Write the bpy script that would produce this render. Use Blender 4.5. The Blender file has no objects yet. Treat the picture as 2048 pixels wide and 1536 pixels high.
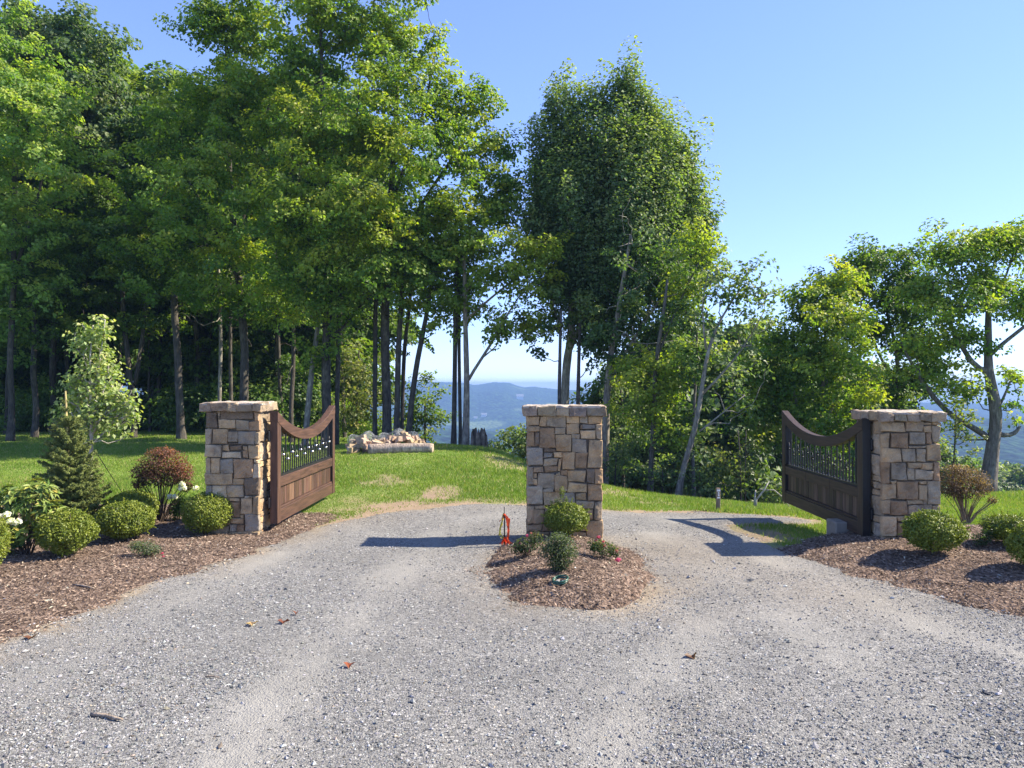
import bpy, math, random
import numpy as np
from mathutils import Vector, Quaternion

# ---------------------------------------------------------------- camera, sky, sun, exposure
SC = bpy.context.scene
FPX = 1538.0          # focal length in pixels of the 2048 px wide photograph
EYE = 1.8             # camera height above the drive
HOR = 772.0           # horizon row
cam_d = bpy.data.cameras.new("camera")
cam_d.sensor_width = 36.0
cam_d.lens = FPX / 2048.0 * 36.0
cam_d.clip_start = 0.05
cam_d.clip_end = 20000.0
cam = bpy.data.objects.new("camera", cam_d)
cam.location = (0, 0, EYE)
cam.rotation_euler = (math.pi / 2 + math.atan((HOR - 768.0) / FPX), 0, 0)
SC.collection.objects.link(cam)
SC.camera = cam

SUN_EL, SUN_AZ = math.radians(40.0), math.radians(8.0)     # azimuth measured from +X (right) towards +Y (away)
world = bpy.data.worlds.new("World")
SC.world = world
world.use_nodes = True
wn = world.node_tree
for n in list(wn.nodes):
    wn.nodes.remove(n)
w_out = wn.nodes.new("ShaderNodeOutputWorld")
w_bg = wn.nodes.new("ShaderNodeBackground")
w_sky = wn.nodes.new("ShaderNodeTexSky")
w_sky.sky_type = 'NISHITA'
w_sky.sun_disc = False
w_sky.sun_elevation = SUN_EL
w_sky.sun_rotation = math.pi / 2 - SUN_AZ
w_sky.altitude = 2200.0
w_sky.air_density = 1.0
w_sky.dust_density = 0.3
w_sky.ozone_density = 1.3
w_bg.inputs[1].default_value = 0.137
w_mul = wn.nodes.new("ShaderNodeMix"); w_mul.data_type = 'RGBA'; w_mul.blend_type = 'MULTIPLY'
w_mul.inputs[0].default_value = 1.0
w_mul.inputs[7].default_value = (0.87, 1.01, 1.50, 1)
w_gam = wn.nodes.new("ShaderNodeGamma"); w_gam.inputs[1].default_value = 0.72      # evens out the glare towards the sun
wn.links.new(w_sky.outputs[0], w_gam.inputs[0])
wn.links.new(w_gam.outputs[0], w_mul.inputs[6])
wn.links.new(w_mul.outputs[2], w_bg.inputs[0])
wn.links.new(w_bg.outputs[0], w_out.inputs[0])

sun_d = bpy.data.lights.new("sun", 'SUN')
sun_d.energy = 5.0
sun_d.angle = math.radians(0.53)
sun_d.color = (1.0, 0.90, 0.74)
sun = bpy.data.objects.new("sun", sun_d)
SUNV = Vector((math.cos(SUN_EL) * math.cos(SUN_AZ), math.cos(SUN_EL) * math.sin(SUN_AZ), math.sin(SUN_EL)))
sun.rotation_euler = SUNV.to_track_quat('Z', 'Y').to_euler()
sun.location = (30, 5, 30)
SC.collection.objects.link(sun)

SC.view_settings.view_transform = 'Standard'
SC.view_settings.look = 'None'
SC.view_settings.exposure = 1.33
SC.view_settings.gamma = 1.0
SC.cycles.max_bounces = 7
SC.cycles.diffuse_bounces = 3
SC.cycles.glossy_bounces = 2
SC.cycles.transmission_bounces = 3
SC.cycles.transparent_max_bounces = 4
SC.cycles.volume_bounces = 0
SC.cycles.use_denoising = True

RNG = np.random.default_rng(11)
random.seed(5)
COL = SC.collection


# ---------------------------------------------------------------- helpers
def tag(o, label=None, cat=None, group=None, kind=None):
    if label: o["label"] = label
    if cat: o["category"] = cat
    if group: o["group"] = group
    if kind: o["kind"] = kind
    return o


def thing(name, label, cat, loc, group=None):
    o = bpy.data.objects.new(name, None)
    o.empty_display_size = 0.1
    o.location = loc
    COL.objects.link(o)
    return tag(o, label, cat, group)


def world_loc(o):
    v = Vector(o.location)
    while o.parent:
        o = o.parent
        v += Vector(o.location)
    return v


class MB:
    """collects vertices and faces of ONE mesh"""
    def __init__(self):
        self.V, self.C, self.F, self.n = [], [], [], 0

    def add(self, V, F, col=(0.5, 0.5, 0.5), mat=0, smooth=False):
        V = np.asarray(V, float).reshape(-1, 3)
        F = np.asarray(F, np.int64)
        c = np.asarray(col, float)
        if c.ndim == 1:
            c = np.tile(c, (len(V), 1))
        self.V.append(V); self.C.append(c)
        self.F.append((F + self.n, mat, smooth))
        self.n += len(V)

    def build(self, name, mats, parent=None, origin=None):
        V = np.concatenate(self.V); C = np.concatenate(self.C)
        if not isinstance(mats, (list, tuple)):
            mats = [mats]
        off = np.zeros(3)
        if parent is not None:
            off = np.array(world_loc(parent))
        elif origin is not None:
            off = np.array(origin)
        V = V - off
        me = bpy.data.meshes.new(name)
        me.vertices.add(len(V))
        me.vertices.foreach_set("co", V.astype(np.float32).ravel())
        idx = np.concatenate([f.ravel() for f, m, s in self.F])
        tot = np.concatenate([np.full(len(f), f.shape[1]) for f, m, s in self.F])
        mi = np.concatenate([np.full(len(f), m) for f, m, s in self.F])
        sm = np.concatenate([np.full(len(f), s) for f, m, s in self.F])
        st = np.concatenate([[0], np.cumsum(tot)[:-1]])
        me.loops.add(len(idx))
        me.loops.foreach_set("vertex_index", idx.astype(np.int32))
        me.polygons.add(len(tot))
        me.polygons.foreach_set("loop_start", st.astype(np.int32))
        me.polygons.foreach_set("material_index", mi.astype(np.int32))
        me.polygons.foreach_set("use_smooth", sm.astype(bool))
        for m in mats:
            me.materials.append(m)
        a = me.color_attributes.new("col", 'FLOAT_COLOR', 'POINT')
        a.data.foreach_set("color", np.concatenate([C, np.ones((len(C), 1))], 1).astype(np.float32).ravel())
        me.update(calc_edges=True)
        o = bpy.data.objects.new(name, me)
        COL.objects.link(o)
        if parent is not None:
            o.parent = parent
        elif origin is not None:
            o.location = origin
        return o


def nrm(v):
    v = np.asarray(v, float)
    return v / np.maximum(np.linalg.norm(v, axis=-1, keepdims=True), 1e-9)


def hash01(ix, iy, iz, seed):
    h = (ix.astype(np.int64) * 374761393 + iy.astype(np.int64) * 668265263 + iz.astype(np.int64) * 2147483647 + seed * 974711) & 0xffffffff
    h = ((h ^ (h >> 13)) * 1274126177) & 0xffffffff
    h = ((h ^ (h >> 16)) * 2246822519) & 0xffffffff
    h = h ^ (h >> 15)
    return (h & 0xffffff) / float(0xffffff)


def vnoise(p, seed=0):
    p = np.asarray(p, float)
    if p.shape[-1] == 2:
        p = np.concatenate([p, np.zeros(p.shape[:-1] + (1,))], -1)
    i = np.floor(p).astype(np.int64); f = p - i
    f = f * f * (3 - 2 * f)
    r = 0
    for dx in (0, 1):
        for dy in (0, 1):
            for dz in (0, 1):
                w = (f[..., 0] if dx else 1 - f[..., 0]) * (f[..., 1] if dy else 1 - f[..., 1]) * (f[..., 2] if dz else 1 - f[..., 2])
                r = r + w * hash01(i[..., 0] + dx, i[..., 1] + dy, i[..., 2] + dz, seed)
    return r * 2 - 1


def fbm(p, seed=0, o=3):
    r, a = 0, 1.0
    p = np.asarray(p, float)
    for k in range(o):
        r = r + a * vnoise(p * 2 ** k, seed + k)
        a *= 0.5
    return r


def sstep(a, b, x):
    t = np.clip((np.asarray(x, float) - a) / (b - a), 0, 1)
    return t * t * (3 - 2 * t)


def sd_poly(P, poly):
    """signed distance, positive inside"""
    P = np.asarray(P, float); poly = np.asarray(poly, float)
    d = np.full(len(P), 1e9); ins = np.zeros(len(P), bool)
    for a, b in zip(poly, np.roll(poly, -1, 0)):
        e = b - a; w = P - a
        t = np.clip((w @ e) / max(e @ e, 1e-12), 0, 1)
        d = np.minimum(d, np.linalg.norm(w - t[:, None] * e, axis=1))
        c = ((a[1] > P[:, 1]) != (b[1] > P[:, 1]))
        den = (b[1] - a[1]) if abs(b[1] - a[1]) > 1e-12 else 1e-12
        ins ^= c & (P[:, 0] < (b[0] - a[0]) * (P[:, 1] - a[1]) / den + a[0])
    return np.where(ins, d, -d)


def line_d(P, line):
    P = np.asarray(P, float); line = np.asarray(line, float)
    d = np.full(len(P), 1e9)
    for a, b in zip(line[:-1], line[1:]):
        e = b - a; w = P - a
        t = np.clip((w @ e) / max(e @ e, 1e-12), 0, 1)
        d = np.minimum(d, np.linalg.norm(w - t[:, None] * e, axis=1))
    return d


def pt(px, py, D):
    """the point at distance D along the view axis seen at photo pixel px, py"""
    return np.array(((px - 1024.0) / FPX * D, D, EYE - (py - HOR) / FPX * D))


def box(mb, c, s, col=(0.5, 0.5, 0.5), mat=0, R=None, bev=0.0):
    c = np.asarray(c, float); h = np.asarray(s, float) / 2
    if bev <= 0:
        V = np.array([[x, y, z] for x in (-1, 1) for y in (-1, 1) for z in (-1, 1)]) * h
        F = np.array([[0, 1, 3, 2], [4, 6, 7, 5], [0, 4, 5, 1], [2, 3, 7, 6], [0, 2, 6, 4], [1, 5, 7, 3]])
    else:
        b = min(bev, h.min() * 0.45)
        bm_ = []
        V = []
        ids = {}
        for x in (-1, 1):
            for y in (-1, 1):
                for z in (-1, 1):
                    for k in range(3):
                        v = np.array([x, y, z]) * (h - b)
                        v[k] = (x, y, z)[k] * h[k]
                        ids[(x, y, z, k)] = len(V); V.append(v)
        F = []
        for k in range(3):
            o1, o2 = [q for q in range(3) if q != k]
            for s_ in (-1, 1):
                q = []
                for a, b_ in ((-1, -1), (1, -1), (1, 1), (-1, 1)):
                    key = [0, 0, 0]; key[k] = s_; key[o1] = a; key[o2] = b_
                    q.append(ids[(*key, k)])
                F.append(q)
        for k in range(3):                       # edges along axis k
            o1, o2 = [q for q in range(3) if q != k]
            for a in (-1, 1):
                for b_ in (-1, 1):
                    q = []
                    for e, kk in ((-1, o1), (1, o1), (1, o2), (-1, o2)):
                        key = [0, 0, 0]; key[k] = e; key[o1] = a; key[o2] = b_
                        q.append(ids[(*key, kk)])
                    F.append(q)
        V = np.array(V); F = np.array(F)
        T = [[ids[(x, y, z, 0)], ids[(x, y, z, 1)], ids[(x, y, z, 2)]] for x in (-1, 1) for y in (-1, 1) for z in (-1, 1)]
        if R is not None:
            V2 = V @ np.asarray(R).T
        else:
            V2 = V
        n0 = mb.n
        mb.add(V2 + c, F, col, mat)
        mb.F.append((np.array(T) + n0, mat, False))
        return
    if R is not None:
        V = V @ np.asarray(R).T
    mb.add(V + c, F, col, mat)


def rotz(a):
    return np.array([[math.cos(a), -math.sin(a), 0], [math.sin(a), math.cos(a), 0], [0, 0, 1]])


def rot(ax, a):
    return np.array(Quaternion(Vector(ax).normalized(), a).to_matrix())


def tube(mb, pts, rad, sides=7, col=(0.2, 0.2, 0.2), mat=0, cap=True, rough=0.0, seed=0, smooth=True, close=False):
    P = np.asarray(pts, float); r = np.broadcast_to(np.asarray(rad, float), (len(P),))
    T = np.gradient(P, axis=0) if len(P) > 2 else np.tile(P[1] - P[0], (2, 1))
    if close:
        T = np.roll(P, -1, 0) - np.roll(P, 1, 0)
    T = nrm(T)
    ref = np.array([0, 0, 1.0]) if abs(T[:, 2]).mean() < 0.8 else np.array([1.0, 0, 0])
    A = nrm(np.cross(T, ref)); B = np.cross(T, A)
    th = np.arange(sides) * 2 * math.pi / sides
    ring = A[:, None] * np.cos(th)[None, :, None] + B[:, None] * np.sin(th)[None, :, None]
    rr = r[:, None] * np.ones(sides)
    if rough > 0:
        rr = rr * (1 + rough * vnoise(np.stack(np.broadcast_arrays(np.cos(th) * 1.3 + seed, np.sin(th) * 1.3, np.arange(len(P))[:, None] * 0.9), -1), seed))
    V = (P[:, None] + ring * rr[..., None]).reshape(-1, 3)
    n = len(P)
    m = n if close else n - 1
    i = np.arange(m)[:, None] * sides; j = np.arange(sides)[None]
    i2 = ((np.arange(m)[:, None] + 1) % n) * sides
    F = np.stack([i + j, i + (j + 1) % sides, i2 + (j + 1) % sides, i2 + j], -1).reshape(-1, 4)
    n0 = mb.n
    mb.add(V, F, col, mat, smooth)
    if cap and not close:
        mb.F.append((np.array([list(range(sides))[::-1]]) + n0, mat, False))
        mb.F.append((np.array([list(range(sides))]) + n0 + (n - 1) * sides, mat, False))


def leaves(mb, pos, nor, dr, L, W, col, fold=0.12, mat=0):
    n = nrm(nor); d = dr - n * (dr * n).sum(-1, keepdims=True); d = nrm(d)
    s = np.cross(n, d)
    L = np.asarray(L)[:, None]; W = np.asarray(W)[:, None]
    v0 = pos - d * L * 0.5
    v2 = pos + d * L * 0.5 - n * L * 0.06
    v1 = pos + s * W * 0.5 + n * W * fold - d * L * 0.08
    v3 = pos - s * W * 0.5 + n * W * fold - d * L * 0.08
    N = len(pos)
    V = np.stack([v0, v1, v2, v3], 1).reshape(-1, 3)
    F = np.arange(N * 4).reshape(-1, 4)
    C = np.repeat(col, 4, axis=0)
    mb.add(V, F, C, mat)


def blob_ball(mb, c, r, col, mat=0, seg=8, squash=(1, 1, 1), smooth=True):
    V, F = [], []
    for i in range(seg // 2 + 1):
        ph = math.pi * i / (seg // 2)
        for j in range(seg):
            th = 2 * math.pi * j / seg
            V.append((math.sin(ph) * math.cos(th) * squash[0], math.sin(ph) * math.sin(th) * squash[1], math.cos(ph) * squash[2]))
    for i in range(seg // 2):
        for j in range(seg):
            F.append((i * seg + j, (i + 1) * seg + j, (i + 1) * seg + (j + 1) % seg, i * seg + (j + 1) % seg))
    mb.add(np.array(V) * r + np.asarray(c), F, col, mat, smooth)


# ---------------------------------------------------------------- materials
def mat_new(name):
    m = bpy.data.materials.new(name)
    m.use_nodes = True
    nt = m.node_tree
    for n in list(nt.nodes):
        nt.nodes.remove(n)
    out = nt.nodes.new("ShaderNodeOutputMaterial")
    return m, nt, out


class NT:
    def __init__(s, nt): s.nt = nt
    def n(s, t, **kw):
        x = s.nt.nodes.new(t)
        for k, v in kw.items():
            if k.startswith("i_"):
                x.inputs[k[2:].replace("_", " ")].default_value = v
            else:
                setattr(x, k, v)
        return x
    def l(s, a, b): s.nt.links.new(a, b)
    def math(s, op, a, b=None, c=None, clamp=False):
        x = s.nt.nodes.new("ShaderNodeMath"); x.operation = op; x.use_clamp = clamp
        for i, v in enumerate((a, b, c)):
            if v is None: continue
            if isinstance(v, (int, float)): x.inputs[i].default_value = v
            else: s.l(v, x.inputs[i])
        return x.outputs[0]
    def mix(s, f, a, b, mode='MIX'):
        x = s.nt.nodes.new("ShaderNodeMix"); x.data_type = 'RGBA'; x.blend_type = mode
        for sock, v in ((x.inputs[0], f), (x.inputs[6], a), (x.inputs[7], b)):
            if isinstance(v, (int, float)): sock.default_value = v
            elif isinstance(v, tuple): sock.default_value = (*v[:3], 1)
            else: s.l(v, sock)
        return x.outputs[2]
    def ramp(s, f, stops):
        x = s.nt.nodes.new("ShaderNodeValToRGB")
        e = x.color_ramp.elements
        while len(e) < len(stops): e.new(0.5)
        for el, (p, c) in zip(e, stops):
            el.position = p; el.color = (*c, 1)
        s.l(f, x.inputs[0])
        return x.outputs[0]
    def pos(s, scale=(1, 1, 1)):
        g = s.nt.nodes.new("ShaderNodeNewGeometry")
        m = s.nt.nodes.new("ShaderNodeMapping"); m.inputs[3].default_value = scale
        s.l(g.outputs[0], m.inputs[0])
        return m.outputs[0]
    def obj(s, scale=(1, 1, 1)):
        g = s.nt.nodes.new("ShaderNodeTexCoord")
        m = s.nt.nodes.new("ShaderNodeMapping"); m.inputs[3].default_value = scale
        s.l(g.outputs[3], m.inputs[0])
        return m.outputs[0]
    def noise(s, vec, scale, detail=3, rough=0.55):
        x = s.nt.nodes.new("ShaderNodeTexNoise")
        x.inputs["Scale"].default_value = scale; x.inputs["Detail"].default_value = detail; x.inputs["Roughness"].default_value = rough
        s.l(vec, x.inputs["Vector"])
        return x.outputs[0]
    def vor(s, vec, scale, out="Color", feature='F1'):
        x = s.nt.nodes.new("ShaderNodeTexVoronoi"); x.feature = feature
        x.inputs["Scale"].default_value = scale
        s.l(vec, x.inputs["Vector"])
        return x.outputs[out]
    def bump(s, h, strength, dist):
        x = s.nt.nodes.new("ShaderNodeBump"); x.inputs[0].default_value = strength; x.inputs[1].default_value = dist
        s.l(h, x.inputs["Height"])
        return x.outputs[0]
    def attr(s, name="col"):
        x = s.nt.nodes.new("ShaderNodeAttribute"); x.attribute_name = name
        return x
    def bsdf(s, col, rough=0.7, spec=0.3, normal=None, metal=0.0):
        x = s.nt.nodes.new("ShaderNodeBsdfPrincipled")
        for k, v in (("Base Color", col), ("Roughness", rough), ("Specular IOR Level", spec), ("Metallic", metal)):
            if isinstance(v, (int, float)): x.inputs[k].default_value = v
            elif isinstance(v, tuple): x.inputs[k].default_value = (*v[:3], 1)
            else: s.l(v, x.inputs[k])
        if normal is not None: s.l(normal, x.inputs["Normal"])
        return x.outputs[0]


def m_leaf(name, transl=0.38, rough=0.5, spec=0.35):
    m, nt, out = mat_new(name); N = NT(nt)
    a = N.attr()
    pr = N.bsdf(a.outputs[0], rough, spec)
    tr = N.n("ShaderNodeBsdfTranslucent")
    tc = N.mix(1.0, a.outputs[0], (1.5, 1.65, 0.45), 'MULTIPLY')
    N.l(tc, tr.inputs[0])
    mx = N.n("ShaderNodeMixShader"); mx.inputs[0].default_value = transl
    N.l(pr, mx.inputs[1]); N.l(tr.outputs[0], mx.inputs[2])
    N.l(mx.outputs[0], out.inputs[0])
    return m


def m_attr(name, rough=0.8, spec=0.2, nscale=0, amt=0.3, bump=0.0, bscale=30):
    """colour from the mesh, broken up by noise"""
    m, nt, out = mat_new(name); N = NT(nt)
    c = N.attr().outputs[0]
    p = N.pos()
    nor = None
    if nscale:
        f = N.noise(p, nscale, 4)
        c = N.mix(1.0, c, N.ramp(f, [(0.25, (1 - amt,) * 3), (0.75, (1 + amt,) * 3)]), 'MULTIPLY')
    if bump:
        nor = N.bump(N.noise(p, bscale, 4), bump, 0.02)
    N.l(N.bsdf(c, rough, spec, nor), out.inputs[0])
    return m


def m_bark(name):
    m, nt, out = mat_new(name); N = NT(nt)
    c = N.attr().outputs[0]
    p = N.pos((1, 1, 0.22)); q = N.pos()
    f = N.noise(p, 26, 4, 0.65)
    c = N.mix(1.0, c, N.ramp(f, [(0.3, (0.45,) * 3), (0.52, (1.0,) * 3), (0.72, (1.5,) * 3)]), 'MULTIPLY')
    li = N.ramp(N.noise(q, 3.5, 4, 0.6), [(0.52, (0, 0, 0)), (0.66, (0.6, 0.6, 0.6))])
    c = N.mix(li, c, N.mix(1.0, c, (1.9, 2.0, 1.8), 'MULTIPLY'))
    nor = N.bump(f, 0.7, 0.03)
    N.l(N.bsdf(c, 0.9, 0.1, nor), out.inputs[0])
    return m


def m_stone(name):
    m, nt, out = mat_new(name); N = NT(nt)
    c = N.attr().outputs[0]
    p = N.pos()
    f = N.noise(p, 7, 5, 0.6)
    c = N.mix(1.0, c, N.ramp(f, [(0.28, (0.5, 0.5, 0.52)), (0.5, (0.95, 0.95, 0.95)), (0.75, (1.32, 1.25, 1.12))]), 'MULTIPLY')
    g = N.noise(p, 90, 4, 0.7)
    c = N.mix(1.0, c, N.ramp(g, [(0.25, (0.75,) * 3), (0.7, (1.15,) * 3)]), 'MULTIPLY')
    st = N.ramp(N.noise(p, 4.3, 3, 0.5), [(0.55, (0, 0, 0)), (0.7, (0.5, 0.5, 0.5))])
    c = N.mix(st, c, N.mix(1.0, c, (1.02, 0.78, 0.54), 'MULTIPLY'))
    h = N.math('ADD', N.math('MULTIPLY', N.noise(p, 28, 5, 0.65), 1.0), N.math('MULTIPLY', g, 0.35))
    nor = N.bump(h, 0.8, 0.022)
    N.l(N.bsdf(c, 0.85, 0.2, nor), out.inputs[0])
    return m


def m_wood(name, base, axis_scale):
    m, nt, out = mat_new(name); N = NT(nt)
    p = N.obj(axis_scale)
    f = N.noise(p, 6, 5, 0.6)
    c0 = N.attr().outputs[0]
    c = N.mix(1.0, c0, N.ramp(f, [(0.28, (0.42, 0.38, 0.36)), (0.52, (1, 1, 1)), (0.75, (1.6, 1.5, 1.4))]), 'MULTIPLY')
    nor = N.bump(f, 0.25, 0.01)
    N.l(N.bsdf(c, 0.55, 0.35, nor), out.inputs[0])
    return m


def m_plain(name, col, rough=0.6, spec=0.3, metal=0.0, nscale=25, amt=0.2, bump=0.1):
    m, nt, out = mat_new(name); N = NT(nt)
    p = N.pos()
    f = N.noise(p, nscale, 4)
    c = N.mix(1.0, col, N.ramp(f, [(0.3, (1 - amt,) * 3), (0.7, (1 + amt,) * 3)]), 'MULTIPLY')
    N.l(N.bsdf(c, rough, spec, N.bump(f, bump, 0.01), metal), out.inputs[0])
    return m


def m_gravel(name):
    m, nt, out = mat_new(name); N = NT(nt)
    p = N.pos()
    a = N.n("ShaderNodeSeparateColor"); N.l(N.attr().outputs[0], a.inputs[0])
    dust, tan = a.outputs[0], a.outputs[1]
    pw = N.n("ShaderNodeVectorMath"); pw.operation = 'ADD'
    nz = N.n("ShaderNodeTexNoise"); nz.inputs["Scale"].default_value = 40; N.l(p, nz.inputs["Vector"])
    sc_ = N.n("ShaderNodeVectorMath"); sc_.operation = 'SCALE'; sc_.inputs[3].default_value = 0.02
    N.l(nz.outputs[1], sc_.inputs[0]); N.l(p, pw.inputs[0]); N.l(sc_.outputs[0], pw.inputs[1])
    pv = pw.outputs[0]
    s1 = N.n("ShaderNodeSeparateColor"); N.l(N.vor(pv, 74), s1.inputs[0])
    s2 = N.n("ShaderNodeSeparateColor"); N.l(N.vor(pv, 170), s2.inputs[0])
    s3 = N.n("ShaderNodeSeparateColor"); N.l(N.vor(pv, 26), s3.inputs[0])
    grey = N.ramp(s1.outputs[0], [(0.0, (0.05, 0.05, 0.052)), (0.3, (0.125, 0.124, 0.122)), (0.7, (0.215, 0.211, 0.204)), (0.94, (0.34, 0.33, 0.315)), (1.0, (0.5, 0.48, 0.45))])
    fine = N.ramp(s2.outputs[0], [(0.0, (0.09, 0.089, 0.087)), (0.5, (0.185, 0.18, 0.172)), (1.0, (0.31, 0.30, 0.285))])
    c = N.mix(N.ramp(s3.outputs[1], [(0.35, (0.2,) * 3), (0.75, (0.85,) * 3)]), grey, fine)
    dustc = N.mix(N.noise(p, 9, 4), (0.23, 0.222, 0.205), (0.315, 0.303, 0.28))
    c = N.mix(N.math('MULTIPLY', dust, 0.85), c, dustc)
    tanc = N.mix(N.noise(p, 14, 4), (0.23, 0.175, 0.115), (0.35, 0.285, 0.20))
    c = N.mix(N.math('MULTIPLY', tan, 0.8), c, tanc)
    big = N.noise(p, 0.9, 4, 0.6)
    c = N.mix(1.0, c, N.ramp(big, [(0.3, (0.86,) * 3), (0.7, (1.1,) * 3)]), 'MULTIPLY')
    d1 = N.vor(pv, 74, "Distance"); d2 = N.vor(pv, 170, "Distance")
    h = N.math('ADD', N.math('MULTIPLY', N.math('SUBTRACT', 1.0, d1), 0.009), N.math('MULTIPLY', N.math('SUBTRACT', 1.0, d2), 0.005))
    h = N.math('ADD', h, N.math('MULTIPLY', N.noise(p, 6, 4), 0.03))
    nor = N.bump(h, 0.75, 1.0)
    c = N.mix(1.0, c, (1.06, 1.06, 1.035), 'MULTIPLY')
    N.l(N.bsdf(c, 0.9, 0.15, nor), out.inputs[0])
    return m


def m_mulch(name):
    m, nt, out = mat_new(name); N = NT(nt)
    p = N.pos()
    s1 = N.n("ShaderNodeSeparateColor"); N.l(N.vor(N.pos((1, 0.6, 1)), 48), s1.inputs[0])
    c = N.ramp(s1.outputs[0], [(0.0, (0.07, 0.048, 0.036)), (0.5, (0.155, 0.108, 0.08)), (0.85, (0.24, 0.172, 0.13)), (1.0, (0.34, 0.25, 0.185))])
    c = N.mix(1.0, c, N.ramp(N.noise(p, 2.2, 4), [(0.3, (0.75,) * 3), (0.7, (1.2,) * 3)]), 'MULTIPLY')
    h = N.math('ADD', N.noise(p, 60, 5, 0.7), N.vor(p, 48, "Distance"))
    N.l(N.bsdf(c, 0.92, 0.1, N.bump(h, 0.8, 0.025)), out.inputs[0])
    return m


def m_lawn(name):
    m, nt, out = mat_new(name); N = NT(nt)
    p = N.pos()
    a = N.n("ShaderNodeSeparateColor"); N.l(N.attr().outputs[0], a.inputs[0])
    dirt, litter = a.outputs[0], a.outputs[1]
    f = N.noise(p, 0.8, 5, 0.6); g = N.noise(p, 24, 4, 0.7)
    c = N.mix(N.ramp(f, [(0.35, (0, 0, 0)), (0.65, (1, 1, 1))]), (0.125, 0.205, 0.036), (0.20, 0.265, 0.065))
    c = N.mix(1.0, c, N.ramp(g, [(0.25, (0.6,) * 3), (0.75, (1.35,) * 3)]), 'MULTIPLY')
    dc = N.mix(N.noise(p, 11, 5, 0.7), (0.17, 0.12, 0.075), (0.42, 0.32, 0.22))
    c = N.mix(dirt, c, dc)
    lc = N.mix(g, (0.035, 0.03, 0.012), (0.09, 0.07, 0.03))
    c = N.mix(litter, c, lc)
    nor = N.bump(g, 0.6, 0.05)
    N.l(N.bsdf(c, 0.9, 0.1, nor), out.inputs[0])
    return m


def m_hills(name):
    m, nt, out = mat_new(name); N = NT(nt)
    p = N.pos()
    f = N.noise(p, 0.006, 5, 0.6); g = N.vor(p, 0.11, "Distance"); k = N.noise(p, 0.05, 4)
    c = N.mix(f, (0.014, 0.032, 0.012), (0.035, 0.07, 0.02))
    c = N.mix(1.0, c, N.ramp(k, [(0.32, (0.4,) * 3), (0.68, (1.7,) * 3)]), 'MULTIPLY')
    c = N.mix(1.0, c, N.ramp(g, [(0.0, (1.6,) * 3), (0.7, (0.35,) * 3)]), 'MULTIPLY')
    past = N.ramp(N.noise(p, 0.0045, 2), [(0.64, (0, 0, 0)), (0.66, (1, 1, 1))])
    c = N.mix(past, c, (0.11, 0.15, 0.05))
    nor = N.bump(N.math('SUBTRACT', 1.0, g), 0.8, 4.0)
    N.l(N.bsdf(c, 0.95, 0.05, nor), out.inputs[0])
    return m


LEAF = m_leaf("leaf_blade", 0.46)
LEAF_STIFF = m_leaf("glossy_leaf_blade", 0.2, 0.45, 0.32)
NEEDLE = m_leaf("needle_blade", 0.12, 0.55, 0.3)
PETAL = m_leaf("petal", 0.3, 0.6, 0.2)
BARK = m_bark("bark")
STONE = m_stone("field_stone")
MORTAR = m_plain("dark_mortar", (0.15, 0.125, 0.10), 0.95, 0.05, nscale=40, amt=0.3, bump=0.4)
CONCRETE = m_plain("concrete", (0.24, 0.215, 0.18), 0.9, 0.15, nscale=9, amt=0.15, bump=0.3)
WOODV = m_wood("stained_board_upright", None, (7, 7, 0.5))
WOODH = m_wood("stained_board_level", None, (7, 0.5, 7))
BLACKIRON = m_plain("black_iron", (0.012, 0.012, 0.013), 0.45, 0.5, nscale=60, amt=0.3, bump=0.05)
STEELBALL = m_plain("bright_steel", (0.5, 0.5, 0.51), 0.3, 0.5, metal=1.0, nscale=60, amt=0.05, bump=0.02)
WIRE = m_plain("grey_wire", (0.33, 0.35, 0.37), 0.5, 0.5, metal=0.5)
ATTR = m_attr("tinted_matte", 0.85, 0.2, 30, 0.3, 0.3, 40)
CHIP = m_attr("chip_matte", 0.9, 0.12)
PEBBLE = m_attr("pebble", 0.88, 0.2, 120, 0.25)
CLOTH = m_attr("ribbon_plastic", 0.45, 0.4)
GRAVEL = m_gravel("crushed_gravel")
MULCH = m_mulch("bark_mulch")
LAWN = m_lawn("lawn_turf")
HILLS = m_hills("forested_hills")
BLADE = m_leaf("grass_blade", 0.3, 0.6, 0.2)

# ---------------------------------------------------------------- terrain
CREST = np.array([(-900, 70), (500, 70), (620, 36), (670, 27), (760, 21), (850, 18.3), (900, 17.4), (1000, 15.8), (1050, 15.0),
                  (1210, 14.2), (1400, 12.9), (1600, 11.5), (1700, 12.2), (1880, 14.0), (2048, 14.6), (2600, 17)], float)


def zt(x, y):
    x = np.asarray(x, float); y = np.asarray(y, float)
    D = np.maximum(y, 0.05)
    u = np.where(y > 0.5, np.clip(x / D, -1.3, 1.1), np.sign(x))
    Dc = np.interp(1024 + u * FPX, CREST[:, 0], CREST[:, 1])
    Dc = np.where(y > 0.5, Dc, 80)
    z = -0.06 * np.clip(y - 9.0, 0, 7) * sstep(-1.0, 3.0, x)
    z = z + 0.42 * np.exp(-(((x + 1.7) / 4.2) ** 2 + ((y - 17.8) / 4.0) ** 2))          # grassy rise
    z = z + 0.25 * sstep(-3, -10, x) * sstep(8, 22, y)
    s = np.maximum(0, D - Dc)
    z = z - np.where(s < 6, 0.026 * s * s, 0.936 + 0.312 * (s - 6))
    z = z + 0.025 * fbm(np.stack([x * 0.5, y * 0.5], -1), 3, 3) * sstep(2, 12, np.hypot(x, y))
    return np.maximum(z, -60)


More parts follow.
